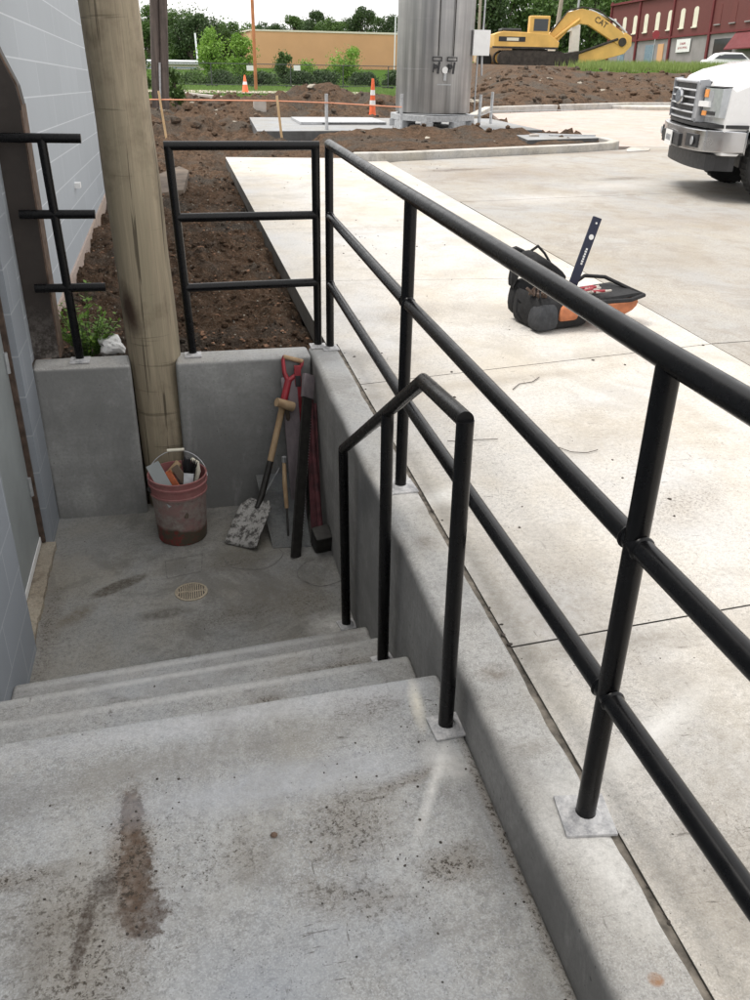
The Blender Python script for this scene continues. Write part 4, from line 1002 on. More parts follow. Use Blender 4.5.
m = frame_to((1.585,3.74,.17), (1.735,3.80,.615), (0,-1,0)); Ll = .46
b = MB(); b.box((-.028,-.011,0),(.028,.011,Ll), m); b.build('bar', 'navy', lv, bevel=.003)
b = MB(); b.lathe([(.016,0),(.016,.003)], 20, m @ T(0,.0112,Ll-.12) @ rot('X', -90)); b.build('vial', 'white', lv); b = MB(); b.lathe([(.006,0),(.006,.003)], 12, m @ T(0,.0112,Ll-.035) @ rot('X', -90)); b.build('vial', 'white', lv)
b = MB()
for k in range(7): b.box((-.006,.0112,Ll-.29+k*.015),(.006+.002*(k%2),.0135,Ll-.279+k*.015), m)
b.build('printed_mark', 'white', lv)

# ------------------------------------------------------------------ kerbs, pad, tank yard
def strip(pts, wdt, z0, z1, b=None):
    b = b or MB(); n = len(pts); L_, R2 = [], []
    for i, p in enumerate(pts):
        a = Vector(pts[max(0,i-1)]); c = Vector(pts[min(n-1,i+1)]); d = (c-a).normalized(); nn = Vector((-d.y, d.x))*wdt
        L_.append((p[0]+nn.x, p[1]+nn.y)); R2.append((p[0], p[1]))
    vs = [(*p,z0) for p in R2]+[(*p,z0) for p in L_]+[(*p,z1) for p in R2]+[(*p,z1) for p in L_]
    fs = []
    for i in range(n-1):
        fs += [(2*n+i,2*n+i+1,3*n+i+1,3*n+i),(i,i+1,2*n+i+1,2*n+i),(n+i+1,n+i,3*n+i,3*n+i+1)]
    fs += [(0,2*n,3*n,n),(n-1,2*n-1,4*n-1,3*n-1)]
    b.add(vs, fs); return b
isl = [(1.9,12.35),(2.6,12.42),(4.28,12.98),(6.2,13.64),(6.9,13.98),(7.25,14.4),(7.3,15.0),(7.15,15.7)]
tag(strip(isl, .17, -.1, .12).build('kerb', 'kerb', bevel=.02, seg=3), kind='structure')
tag(strip([(6.6,20.8),(8.1,24.1),(14.0,27.2),(16.2,27.5),(60,34)], .22, -.1, .16).build('kerb', 'kerb', bevel=.02, seg=3), kind='structure')
b = MB(); b.prism([(7.0,13.6),(7.5,13.75),(7.75,14.15),(7.45,14.3),(7.2,14.0)], -.05, .012); tag(b.build('apron', 'kerb'), kind='structure')
b = MB(); b.prism([(13.0,26.95),(13.4,26.3),(14.4,26.0),(18.5,26.9),(18.8,27.6),(14.4,27.2)], -.05, .10); tag(b.build('kerb', 'kerb', bevel=.03, seg=3), kind='structure')
pd = thing('tank_pad', 'raised pale concrete pad under the steel tank', 'slab', (0,0,0))
b = MB(); b.prism([(.74,15.88),(5.7,16.25),(6.5,16.3),(6.5,19.5),(.9,19.5)], -.3, .15); b.build('slab', 'padc', pd, bevel=.012)
b = MB(); b.prism([(1.75,17.4),(3.55,17.5),(3.55,18.9),(1.75,18.9)], .152, .20); b.build('cover_plate', 'steel', pd, bevel=.004)
b = MB(); b.box((2.2,17.36,.165),(3.5,17.39,.185)); b.build('slot', 'plastic', pd)
sb = thing('concrete_slab', 'low pale concrete slab with dark edge inside the kerbed island right of the tank', 'slab')
b = MB(); b.prism([(5.35,14.15),(6.9,14.55),(7.05,15.2),(5.6,15.8)], -.05, .15); b.build('slab', 'padc', sb, bevel=.01)
b = MB(); b.box((6.1,14.9,.15),(7.0,15.0,.17)); b.build('strap', 'steel', sb)
b = MB(); b.box((5.66,14.78,.15),(5.82,14.9,.19)); b.build('anchor', 'plank', sb, bevel=.01)

tk = thing('storage_tank', 'tall cylindrical stainless steel storage tank standing on the concrete pad', 'tank', (4.42,17.15,.15))
b = MB(); b.lathe([(.70,.26),(.745,.28),(.75,.32),(.75,5.2),(.72,5.4),(.6,5.6),(.3,5.75),(.05,5.8)], 72, capb=True); b.build('shell', 'stainless', tk, smooth=True, angle=40)
for z in (1.05,1.9,2.75,3.6): b = MB(); b.lathe([(.7505,z-.004),(.752,z),(.7505,z+.004)], 72, capb=False, capt=False); b.build('weld_seam', 'stainless', tk, smooth=True)
b = MB(); b.lathe([(.86,.13),(.86,.24)], 8, rot('Z', 22.5)); b.build('base_ring', 'steel', tk, bevel=.008)
for q in range(8):
    a = R_(22.5+45*q); b = MB(); m = rot('Z', 22.5+45*q) @ T(.78,0,0); b.box((-.08,-.12,0),(.08,.12,.13), m); b.build('foot', 'steel', tk, bevel=.006)
b = MB(); fy = -.76
for x in (-.14,.16): b.tube([(x,fy,1.28),(x,fy,5.2)], .010, 6)
b.build('sight_pipes', 'darksteel', tk)
for x in (-.17,.13):
    b = MB(); b.tube([(x-.09,fy-.03,1.26),(x+.09,fy-.03,1.26),(x+.09,fy-.03,1.20),(x-.09,fy-.03,1.20),(x-.09,fy-.03,1.26)], .010, 6, cap=False); b.build('valve_bracket', 'plastic', tk)
    b = MB(); b.lathe([(.04,0),(.04,.04)], 12, T(x-.03,fy-.02,1.10) @ rot('X', 90)); b.tube([(x+.05,fy-.03,1.18),(x+.02,fy-.05,.98)], .02, 8); b.tube([(x-.06,fy-.03,1.15),(x-.07,fy-.03,1.0)], .014, 8); b.build('valve', 'plastic', tk, smooth=True)
b = MB(); b.lathe([(.06,0),(.06,.03)], 16, T(.0,fy-.0,1.04) @ rot('X', 90)); b.build('gauge', 'white', tk)
b = MB(); b.box((-.14,fy+.0,.78),(.14,fy+.012,.80)); b.box((-.02,fy-.03,.86),(.03,fy+.01,.98)); b.build('nameplate', 'steel', tk)
b = MB(); b.box((-.17,-.14,-.22),(.17,.06,.22), T(.80,-.34,1.52)); o = b.build('control_box', 'white', tk, bevel=.008)
b = MB(); b.tube([(.84,-.40,1.74),(.84,-.40,5.0)], .018, 8); b.tube([(.76,-.40,1.3),(.76,-.40,.3)], .016, 8); b.tube([(.84,-.42,1.3),(.86,-.42,.95)], .02, 8); b.build('conduit', 'steel', tk)

# stakes, posts and the cord between them
for (x, y, z0, px, top, lab) in ((-.87,15.8,-.1,0,.90,'leaning wooden stake under the orange cord, nearest the pole'),(1.2,15.7,-.05,0,.80,'leaning wooden stake in front of the concrete pad corner')):
    b = MB(); b.tube([(x,y,z0-.2),(x-.09,y+.05,z0+top)], .028, 4); o = b.build('wooden_stake', 'stake'); tag(o, lab, 'stake', 'wooden stakes holding the cord')
for (x, y, z, h, lab) in ((2.08,16.15,.15,.62,'thin grey metal pin rising from the left of the concrete pad'),(3.6,16.45,.15,.62,'thin grey metal pin at the front left of the steel tank'),(5.2,16.45,.15,.62,'thin grey metal pin at the front right of the steel tank'),(5.95,17.9,.15,.62,'thin grey metal pin set back right of the steel tank')):
    b = MB(); b.lathe([(.035,0),(.035,.04),(.032,.05),(.032,h)], 10, T(x, y, z)); o = b.build('metal_pin', 'steel', smooth=True); tag(o, lab, 'pin', 'metal pins around the tank pad')
b = MB(); pts = [(-3.0,15.9,.66),(-.95,15.85,.66),(1.12,15.75,.66),(2.08,16.12,.62),(3.6,16.42,.54)]; b.tube(pts, .011, 5)
tag(b.build('marking_cord', 'pinkline'), 'thin orange cord stretched between stakes in front of the tank pad', 'cord')
b = MB(); b.tube([(3.6,16.38,.42),(5.2,16.38,.40),(5.95,17.85,.40),(9.0,20.5,.30)], .008, 5)
tag(b.build('wire', 'steel'), 'thin wire stretched between the metal pins in front of the tank', 'wire')

def cone(loc, sc, lab, slim=False):
    t = thing('traffic_cone', lab, 'traffic cone', loc, 0, None, sc)
    b = MB(); q_ = .16 if slim else .2; b.box((-q_,-q_,0),(q_,q_,.04)); b.build('base', 'rubber' if slim else 'orange', t, bevel=.01)
    if slim: prof = [(.11,.04),(.09,.10),(.075,.40),(.05,.78),(.035,.95),(.03,.97)]
    else: prof = [(.16,.04),(.14,.06),(.03,.70),(.02,.71)]
    b = MB(); b.lathe(prof, 20); b.build('body', 'orange', t, smooth=True)
    for (z0, z1) in (((.28,.42),(.55,.68)) if slim else ((.35,.46),)):
        def rr(z): 
            for (r0, a0), (r1, a1) in zip(prof[:-1], prof[1:]):
                if a0 <= z <= a1: return r0+(r1-r0)*(z-a0)/(a1-a0)+.004
        b = MB(); b.lathe([(rr(z0),z0),(rr((z0+z1)/2),(z0+z1)/2),(rr(z1),z1)], 20, capb=False, capt=False); b.build('reflective_band', 'white', t, smooth=True)
cone((4.13,21.6,gz(4.13,21.6)-.02), .88, 'slim tall orange and white channelizer cone behind the concrete pad', True)
cone((2.15,36.5,gz(2.15,36.5)), .95, 'small orange cone beside the far fence, seen over the dirt')
for (p, q, lab) in (((-.5,31.0),(1.5,26.2),'longer pale plank lying across the dug earth'),((-.2,31.5),(.9,28.8),'shorter pale plank lying behind the longer one on the earth')):
    z = max(gz(*p), gz(*q), .02)+.05; b = MB(); b.box((-.09,-.03,0),(.09,.03,(Vector(q)-Vector(p)).length), frame_to((*p,z),(*q,z),(0,0,1))); tag(b.build('plank', 'plank'), lab, 'plank', 'pale planks on the earth')
b = MB(); b.box((-.15,-.1,0),(.15,.1,.25), T(*at(260,112,22))); tag(b.build('wooden_block', 'plank', bevel=.01), 'small pale block standing on the dug earth beside the spoil heap', 'block')

# ------------------------------------------------------------------ pickup truck
def truck():
    hd = math.atan2(.29, -.957)                     # heading
    t = thing('pickup_truck', 'white pickup truck with silver bar grille, parked at the right edge', 'pickup truck', (5.35,9.15,0), hd, None, 1.04)
    # local: +x forward, front face at x=0, body runs to x=-5.6
    b = MB(); W = 1.0
    def arch(cx, r, z0, n=9): return [(cx+r*math.cos(math.pi*i/n), z0+r*math.sin(math.pi*i/n)) for i in range(n+1)]
    prof = [(-.06,.48),(-.03,.80),(-.05,1.16),(-.10,1.25),(-.25,1.32),(-.6,1.40),(-1.45,1.47),(-1.6,1.47),(-3.55,1.42),(-5.6,1.40),(-5.6,.55)]
    prof += [(x, z) for x, z in reversed(arch(-4.65,.47,.52))] + [(x, z) for x, z in reversed(arch(-.92,.50,.50))] + [(-.40,.48)]
    k = len(prof); secs = [(-W,.0),(-W*.93,.03),(-.6,.05),(0,.06),(.6,.05),(W*.93,.03),(W,.0)]
    vs = []
    for yy, ff in secs:
        for x, z in prof:
            xf = x; zz = z
            if x > -.7: xf = x-.17*(abs(yy)/W)**3*(1 if x > -.3 else .3 if x > -.39 else 0)
            if z > 1.2: zz = z-.13*(abs(yy)/W)**5
            vs.append((xf, yy, zz))
    ns = len(secs); fs = [tuple(range(k-1,-1,-1)), tuple((ns-1)*k+i for i in range(k))]
    fs += [(s_*k+i, s_*k+(i+1)%k, (s_+1)*k+(i+1)%k, (s_+1)*k+i) for s_ in range(ns-1) for i in range(k)]
    fs = [tuple(reversed(f)) for f in fs]
    b.add(vs, fs); b.build('body', 'carpaint', t, bevel=.02, seg=3, angle=35)
    b = MB(); cab = [(-1.45,1.44),(-2.15,1.98),(-3.3,2.0),(-3.75,1.93),(-3.95,1.40)]
    vs = [(x,(-.93 if z < 1.5 else -.72),z) for x, z in cab]+[(x,(.93 if z < 1.5 else .72),z) for x, z in cab]; k = 5
    b.add(vs, [tuple(range(k)), tuple(range(2*k-1,k-1,-1))]+[(k+i,k+(i+1)%k,(i+1)%k,i) for i in range(k)]); b.build('cab', 'carpaint', t, bevel=.03)
    b = MB(); b.add([(-1.53,-.8,1.52),(-1.53,.8,1.52),(-2.10,.68,1.96),(-2.10,-.68,1.96)], [(0,1,2,3)]); b.build('windshield', 'glass', t)
    for s_ in (-1, 1):
        b = MB()
        for x0, x1, x2, x3 in ((-1.85,-2.65,-2.65,-2.25),(-2.75,-3.7,-3.6,-2.75)):
            b.add([(x0,s_*.925,1.5),(x1,s_*.925,1.5),(x2,s_*.752,1.93),(x3,s_*.752,1.93)], [(0,1,2,3)])
        b.build('side_window', 'glass', t)
        b = MB(); b.box((-1.9,s_*1.0-.02,1.5),(-1.75,s_*1.22-.02,1.74)) if s_ > 0 else b.box((-1.9,-1.22,1.5),(-1.75,-1.0,1.74)); b.build('side_mirror', 'plastic', t, bevel=.03)
    def fx(y): return -.17*(abs(y)/W)**3
    # bumper: chrome band wrapping the nose
    def band(y0, y1, z0, z1, off, th, n=12):
        b = MB(); vs = []
        for i in range(n+1):
            y_ = y0+(y1-y0)*i/n; x = fx(y_)+off
            vs += [(x-th,y_,z0),(x,y_,z0+.01),(x,y_,z1-.01),(x-th,y_,z1)]
        fs = [(4*i+a, 4*i+4+a, 4*i+4+(a+1)%4, 4*i+(a+1)%4) for i in range(n) for a in range(4)]+[(3,2,1,0),(4*n,4*n+1,4*n+2,4*n+3)]
        return b.add(vs, fs)
    def wrap(z0, z1, off, th, back=-.46, side=1.03):
        pth = [(back, -side),(-.34, -side),(-.20, -side+.035),(fx(.9)+off-.03, -.93)]+[(fx(y_)+off, y_) for y_ in np.linspace(-.86, .86, 15)]+[(fx(.9)+off-.03, .93),(-.20, side-.035),(-.34, side),(back, side)]
        b = MB(); vs = []; n = len(pth)-1
        for i, p in enumerate(pth):
            a_ = Vector(pth[max(0,i-1)]); c_ = Vector(pth[min(n,i+1)]); d_ = (c_-a_).normalized(); ni = Vector((-d_.y, d_.x))*th
            vs += [(p[0]+ni.x,p[1]+ni.y,z0),(p[0],p[1],z0+.01),(p[0],p[1],z1-.01),(p[0]+ni.x,p[1]+ni.y,z1)]
        fs = [(4*i+a, 4*i+4+a, 4*i+4+(a+1)%4, 4*i+(a+1)%4) for i in range(n) for a in range(4)]+[(3,2,1,0),(4*n,4*n+1,4*n+2,4*n+3)]
        return b.add(vs, fs)
    bp = wrap(.50,.745,.10,.12).build('bumper', 'chrome', t, bevel=.015)
    wrap(.747,.80,.045,.10).build('gap_strip', 'plastic', t)
    b = MB(); b.box((-.1,-.42,.52),(.115,.42,.66)); b.build('air_dam', 'plastic', bp, bevel=.01)
    wrap(.31,.498,.0,.10,-.40,.95).build('valance', 'plastic', t)
    for s_ in (-1, 1):
        y0, y1 = (s_*.60, s_*.84) if s_ > 0 else (s_*.84, s_*.60)
        b = band(y0, y1, .54, .69, .115, .05, 4); f_ = b.build('fog_recess', 'plastic', bp)
        b = MB(); b.lathe([(.045,0),(.045,.01)], 14, T(fx(.76)+.12,s_*.76,.615) @ rot('Y', 90)); b.build('fog_lamp', 'lamp', f_)
    pl = MB(); pl.box((.125,-.155,.51),(.135,.155,.67)); pl = pl.build('license_plate', 'white', bp)
    b = MB(); rr = random.Random(3)
    for i in range(6): y_ = -.11+i*.04; b.box((.1355,y_,.56),(.137,y_+.022,.62+.004*(i%2)))
    b.build('plate_marks', 'emblem', pl)
    # grille
    g = MB()
    g = band(-.60,.60,.80,1.20,.02,.1,10).build('grille', 'plastic', t)
    fr = MB()
    for (y0, y1, z0, z1) in ((-.60,.60,1.165,1.21),(-.60,.60,.79,.83),(-.64,-.54,.80,1.20),(.54,.64,.80,1.20)):
        q = band(y0, y1, z0, z1, .055, .08, 8 if y1-y0 > .3 else 2); fr.add(q.v, q.f)
    fr.build('grille_frame', 'grille', t, bevel=.01)
    for z in (.88,.955,1.03,1.105):
        band(-.55,.55,z-.011,z+.011,.066,.03,8).build('grille_bar', 'bar', g)
    m = T(.075,0,1.03) @ rot('Y', 90) @ Matrix.Diagonal((.55,1,1,1)); b = MB(); b.lathe([(.15,0),(.15,.012),(.13,.022)], 28, m); em = b.build('badge', 'chrome', g, smooth=True)
    b = MB(); b.lathe([(.125,.0221),(.12,.026)], 28, m); b.build('badge_oval', 'emblem', em)
    for s_ in (-1, 1):
        def bb(a, c, z0, z1, off, mat, nm, par, n=6):
            y0, y1 = (a, c) if s_ > 0 else (-c, -a); return band(y0, y1, z0, z1, off, .1, n).build(nm, mat, par)
        hl = bb(.70, .99, .85, 1.15, .035, 'lamp', 'headlight', t)
        bb(.79, .86, 1.0, 1.12, .040, 'grille', 'reflector', hl, 2); bb(.80, .93, .87, .925, .040, 'plastic', 'lamp_bezel', hl, 2)
        bb(.69, .99, 1.145, 1.16, .038, 'plastic', 'lamp_trim', hl); bb(.69,.705,.85,1.15,.040,'plastic','lamp_edge',hl,1)
        bb(.71, .78, 1.04, 1.135, .043, 'amber', 'turn_signal', hl, 2); bb(.71, .79, .86, .925, .043, 'amber', 'side_marker', hl, 2)
        bb(.63, .84, .945, 1.02, .060, 'carpaint', 'lamp_bar', hl, 4)
    # wheels
    for cx in (-.92,-4.65):
        for s_ in (-1, 1):
            m = T(cx, s_*.90, .405) @ rot('X', 90)
            b = MB(); prof = [(.22,-.12),(.30,-.13),(.385,-.125),(.40,-.10),(.40,.10),(.385,.125),(.30,.13),(.22,.12)]; b.lathe(prof, 36, m)
            wh = b.build('wheel', 'rubber', t, smooth=True, angle=30)
            b = MB(); q = m @ T(0,0,-s_*.115); b.lathe([(.23,-.015),(.235,0),(.23,.015)], 28, q)
            b.build('rim', 'darksteel', wh, smooth=True)
            b = MB()
            for i in range(6): b.box((.03,-.028,-.012),(.215,.028,.012), q @ T(0,0,-s_*.012) @ rot('Z', 60*i))
            b.lathe([(.06,-.02),(.06,.02)], 16, q @ T(0,0,-s_*.012)); b.build('spokes', 'grille', wh)
            b = MB()
            for i in range(40): b.box((.397,-.016,-.10),(.408,.008,.10), m @ rot('Z', 9*i))
            b.build('tread', 'rubber', wh)
    b = MB(); b.box((-5.5,-.8,.35),(-.5,.8,.55)); b.build('chassis', 'plastic', t)
    b = MB()
    for s_ in (-1, 1): b.tube([(-.62, s_*.8, 1.375),(-1.42, s_*.76, 1.445)], .006, 4)
    b.build('hood_seam', 'plastic', t)
    return t
truck()

# ------------------------------------------------------------------ excavator
def excavator():
    base = at(528, 66.5, 56); zc = gz(base.x, base.y); 
    t = thing('excavator', 'yellow tracked excavator with folded boom parked on top of the earth bank', 'excavator', (base.x, base.y, zc-.05), R_(-12), None, .82)
    # local x to the right; spans -2.7 .. 7
    for yy in (-1.3, 1.3):
        b = MB(); pr = []; r = .5
        for i in range(13): q = math.pi/2+math.pi*i/12; pr.append((-2.1+r*math.cos(q), r+r*math.sin(q)))
        for i in range(13): q = -math.pi/2+math.pi*i/12; pr.append((2.1+r*math.cos(q), r+r*math.sin(q)))
        k = len(pr); vs = [(x,yy-.3,z) for x, z in pr]+[(x,yy+.3,z) for x, z in pr]
        b.add(vs, [tuple(range(k)), tuple(range(2*k-1,k-1,-1))]+[(k+i,k+(i+1)%k,(i+1)%k,i) for i in range(k)])
        for i in range(22):
            x = -2.1+4.2*i/21; b.box((x-.07,yy-.31,.99),(x+.05,yy+.31,1.05)); b.box((x-.07,yy-.31,-.04),(x+.05,yy+.31,.01))
        tr = b.build('track', 'track', t)
        b = MB()
        for cx, rr in ((-2.1,.38),(2.1,.38),(-1.2,.2),(-.4,.2),(.4,.2),(1.2,.2)): b.lathe([(rr,-.33),(rr,.33)], 16, T(cx,yy,.5 if rr > .3 else .28) @ rot('X', 90))
        b.box((-1.7,yy-.32,.38),(1.7,yy+.32,.7)); b.build('track_frame', 'yellow' if yy > 0 else 'track', tr)
    b = MB(); b.box((-1.2,-1.1,.6),(1.2,1.1,1.15)); b.build('undercarriage', 'track', t)
    b = MB(); vs_ = [(-2.9,1.2),(1.9,1.2),(2.0,1.6),(1.2,2.15),(-.4,2.25),(-2.3,2.3),(-2.95,2.1)]
    k = len(vs_); b.add([(x,-1.35,z) for x, z in vs_]+[(x,1.35,z) for x, z in vs_], [tuple(range(k)), tuple(range(2*k-1,k-1,-1))]+[(k+i,k+(i+1)%k,(i+1)%k,i) for i in range(k)]); hs = b.build('upper_body', 'yellow', t, bevel=.06)
    b = MB(); b.box((-2.6,-1.37,1.62),(-.6,-1.352,1.95)); b.build('side_grille', 'plastic', hs)
    b = MB(); b.box((-2.0,-1.375,1.68),(-1.1,-1.372,1.88)); b.build('panel_marks', 'board', hs)
    b = MB(); b.box((-3.0,-1.36,1.16),(1.9,-1.0,1.30)); b.build('skirt', 'track', hs)
    b = MB(); b.box((-2.4,-1.0,2.28),(-.9,.9,2.5)); b.build('engine_hood', 'plastic', t, bevel=.08)
    b = MB(); b.prism([(-.35,-1.3),(1.15,-1.3),(1.15,-.3),(-.35,-.3)], 2.0, 3.35); cb = b.build('cab', 'yellow', t, bevel=.07)
    b = MB(); b.box((-.05,-1.315,2.35),(1.0,-1.302,3.15)); b.build('cab_window', 'glass', cb)
    b = MB(); b.box((1.152,-1.2,2.3),(1.165,-.4,3.2)); b.build('cab_window', 'glass', cb)
    def arm(name, pts, th, y, mat='yellow'):
        b = MB(); k = len(pts); vs = [(x,y-th/2,z) for x, z in pts]+[(x,y+th/2,z) for x, z in pts]
        b.add(vs, [tuple(range(k)), tuple(range(2*k-1,k-1,-1))]+[(k+i,k+(i+1)%k,(i+1)%k,i) for i in range(k)])
        return b.build(name, mat, t, bevel=.03)
    bo = arm('boom', [(.8,1.6),(1.7,1.35),(2.9,2.6),(3.6,2.9),(4.2,2.85),(6.6,1.6),(7.1,1.35),(7.4,1.75),(6.9,2.4),(4.7,3.7),(3.6,3.9),(2.6,3.65)], .55, -.1)
    st = arm('stick', [(7.15,2.4),(7.65,2.1),(7.7,1.5),(7.2,.95),(3.6,-.02),(3.3,.2),(3.5,.85),(6.4,1.75)], .42, -.1)
    b = MB(); b.tube([(1.5,-.45,1.7),(3.5,-.45,3.2)], .11, 10); b.build('boom_cylinder', 'yellow', bo, smooth=True)
    b = MB(); b.tube([(4.2,-.1,3.85),(6.2,-.1,3.15),(7.25,-.1,2.35)], .09, 10); b.build('stick_cylinder', 'steel', bo, smooth=True)
    b = MB(); b.tube([(1.4,-.42,2.3),(2.6,-.42,3.75),(3.6,-.42,4.0),(4.8,-.42,3.85),(6.6,-.42,2.75)], .05, 6); b.build('hose', 'track', bo)
    b = MB(); b.tube([(3.7,-.38,.95),(6.6,-.38,1.95)], .09, 8); b.build('bucket_cylinder', 'track', st, smooth=True)
    b = MB(); b.lathe([(.3,-.35),(.3,.35)], 18, T(6.95,-.1,1.75) @ rot('X', 90)); b.build('pivot', 'track', bo)
    b = MB(); k_ = [(2.6,.9),(3.7,1.1),(3.7,.25),(3.2,-.1),(2.6,.1)]; k = 5
    b.add([(x,-.7,z) for x, z in k_]+[(x,.6,z) for x, z in k_], [tuple(range(k)), tuple(range(2*k-1,k-1,-1))]+[(k+i,k+(i+1)%k,(i+1)%k,i) for i in range(k)]); b.build('bucket', 'track', t, bevel=.05)
    text('CAT', .55, .01, 'plastic', bo, (5.15,-.395,3.02), rot('Y', 28) @ rot('X', 90))
excavator()

MT['cream'] = simple('faded_cream_paint', (.55,.42,.27), .6, 0, .15, 1)
p = at(494, 66, 59); t = thing('wheel_loader', 'faded cream loader mostly hidden behind the yellow excavator', 'loader', (p.x, p.y, p.z), R_(-12), None, 1)
b = MB(); b.prism([(-1.3,-.8),(1.0,-.8),(1.0,.8),(-1.3,.8)], .1, 1.35); b.build('body', 'cream', t, bevel=.15)
b = MB()
for (p0, p1) in (((3.3,0,.1),(4.0,0,2.2)),((4.0,0,2.2),(5.1,0,2.45)),((5.1,0,2.45),(5.2,0,.1))): b.box((-.28,-.3,0),(.28,.3,(Vector(p1)-Vector(p0)).length+.2), frame_to(p0, p1, (0,1,0)))
b.build('lift_arm', 'white', t, bevel=.04)
b = MB(); b.prism([(.9,-.7),(4.2,-.7),(4.2,.7),(.9,.7)], .2, .7); b.build('frame', 'cream', t)
for x in (-.8,.9):
    b = MB(); b.lathe([(.25,-.2),(.45,-.2),(.5,-.1),(.5,.1),(.45,.2),(.25,.2)], 20, T(x,-.9,.35) @ rot('X', 90)); b.build('wheel', 'rubber', t, smooth=True)

# ------------------------------------------------------------------ far buildings
b0 = thing('orange_building', 'long plain orange-tan building with flat roof beyond the lawn', 'building')
p0 = at(252, 68, 108); p1 = at(470, 66, 112)
hgt_ = at(258, 31, 108).z
m0 = Vector((p0.x, p0.y, -1.2)); m1 = Vector((p1.x+3, p1.y, -1.2)); dv = (m1-m0)
b = MB(); b.prism([(m0.x,m0.y),(m1.x,m1.y),(m1.x,m1.y+16),(m0.x,m0.y+16)], -1.2, [hgt_,hgt_+.1,hgt_+.1,hgt_]); b.build('wall', 'tanwall', b0)
b = MB(); b.prism([(m0.x-.1,m0.y-.1),(m1.x,m1.y-.1),(m1.x,m1.y+16),(m0.x-.1,m0.y+16)], [hgt_+.01]*4, [hgt_+.16,hgt_+.26,hgt_+.26,hgt_+.16]); b.build('roof_edge', 'board', b0)
b0 = thing('low_white_building', 'long low white building with bluish glazing seen behind the dark pole', 'building')
a = at(140, 74, 95); c = at(217, 72, 97); top = at(180, 61.5, 95).z
b = MB(); b.prism([(a.x-8,a.y),(c.x,c.y),(c.x,c.y+8),(a.x-8,a.y+8)], -1.5, top-.25); b.build('wall', 'board', b0)
b = MB(); b.box((a.x-6,a.y-.06,-.3),(c.x-2.0,a.y-.02,top-.5)); b.build('glazing', 'glassblue', b0)
b = MB(); b.prism([(a.x-8.3,a.y-.4),(c.x+.3,c.y-.4),(c.x+.3,c.y+8.4),(a.x-8.3,a.y+8.4)], top-.24, top+.02); b.build('roof', 'roofwhite', b0)

# red two-storey building: facade runs towards the camera to the right
rb = thing('red_brick_building', 'two-storey maroon brick building with white boarded arched windows above grey shopfronts', 'building')
far = at(607, 60, 110); far.z = 0
dd = at(148, 52, 200)-CAM; fd_ = -Vector((dd.x, dd.y, 0)).normalized(); fd_ = (fd_+Vector((0,0,.037))).normalized()   # the street climbs
fn = fd_.cross(Vector((0,0,1))).normalized()
if fn.x > 0: fn = -fn
upv = fd_.cross(fn).normalized()
if upv.z < 0: upv = -upv
top_r = at(607, 5, 110).z; mid_r = at(607, 43, 110).z
rbm = Matrix((fd_, -fn, upv)).transposed().to_4x4(); rbm.translation = (far.x, far.y, 0)
rb.matrix_world = rbm                              # local x along the facade, y into the building, z up
L_ = 46; D_ = 12
b = MB(); b.box((0,.0,mid_r),(L_,D_,top_r-.1)); 
def brickmat(): return blockwall('maroon_brick_front', (.14,.038,.034), course=.08, length=.24, plane='xz', joint=(.15,.05,.045), weather=.3)
b.build('upper_wall', brickmat(), rb)
b = MB(); b.box((0,.05,-1),(L_,D_,mid_r-.002)); b.build('shopfront', 'greyfront', rb)
b = MB(); b.box((-.1,-.12,mid_r-.12),(L_,-.002,mid_r+.06)); b.build('string_course', 'maroon', rb)
b = MB(); b.box((-.15,-.25,top_r-.1),(L_,D_,top_r+.12)); b.build('cornice', 'maroon', rb)
step_ = 2.55
for i in range(20):
    x = 1.0+i*step_; white = i < 8
    if i > 7: x += 1.6
    if x > L_-1: break
    z0, z1 = mid_r+.75, top_r-1.75; ww = .42
    pts = [(x-ww,z0),(x+ww,z0)]+[(x+ww*math.cos(math.pi*k/8), z1+.28*math.sin(math.pi*k/8)) for k in range(9)]
    k = len(pts); b = MB(); b.add([(p,-.03,z) for p, z in pts]+[(p,.05,z) for p, z in pts], [tuple(range(k)), tuple(range(2*k-1,k-1,-1))]+[(k+j,k+(j+1)%k,(j+1)%k,j) for j in range(k)])
    wn = b.build('window', 'board' if white else 'redbrick', rb)
    b = MB(); b.box((x-ww-.08,-.14,z0-.12),(x+ww+.08,-.002,z0-.01)); b.build('sill', 'board' if white else 'greyfront', wn)
for x in (0,7.0,14.4,21.9,30,38):
    b = MB(); b.box((x-.16,-.16,-1),(x+.16,-.003,top_r+.3)); b.build('pilaster', 'maroon', rb)
for x, w_, mt in ((10.2,1.0,'glassblue'),(12.6,.6,'tanwall'),(24.5,1.6,'glass'),(3.5,.8,'glassblue')):
    b = MB(); b.box((x-w_,-.02,-.8),(x+w_,.049,mid_r-.6)); b.build('door', mt, rb)
b = MB(); b.add([(26.4,-.01,mid_r-.15),(33,-.01,mid_r-.15),(33,-1.1,mid_r-1.6),(26.4,-1.1,mid_r-1.6),(26.4,-.01,mid_r-.25),(33,-.01,mid_r-.25),(33,-1.1,mid_r-1.7),(26.4,-1.1,mid_r-1.7)], [(0,1,2,3),(7,6,5,4),(0,3,7,4),(1,5,6,2),(3,2,6,7)]); b.build('awning', 'maroon', rb)
sg = thing('wall_sign', 'white rectangular sign with red lettering on the grey shopfront', 'sign')
sg.matrix_world = rbm @ T(17.3,-.05,mid_r-.95)
b = MB(); b.box((-1.35,-.05,-.62),(1.35,.0,.62)); b.build('board', 'white', sg)
b = MB(); rr = random.Random(9)
for zz, n_ in ((.2,5),(-.2,8)):
    for i in range(n_):
        x = -.95*(n_/8)+i*(1.9*(n_/8)/n_); b.box((x,-.06,zz-.12),(x+.06,-.051,zz+.12)); b.box((x+.06,-.06,zz-.12+.2*rr.random()),(x+.16,-.051,zz-.07+.15*rr.random()))
b.build('lettering', 'red', sg)
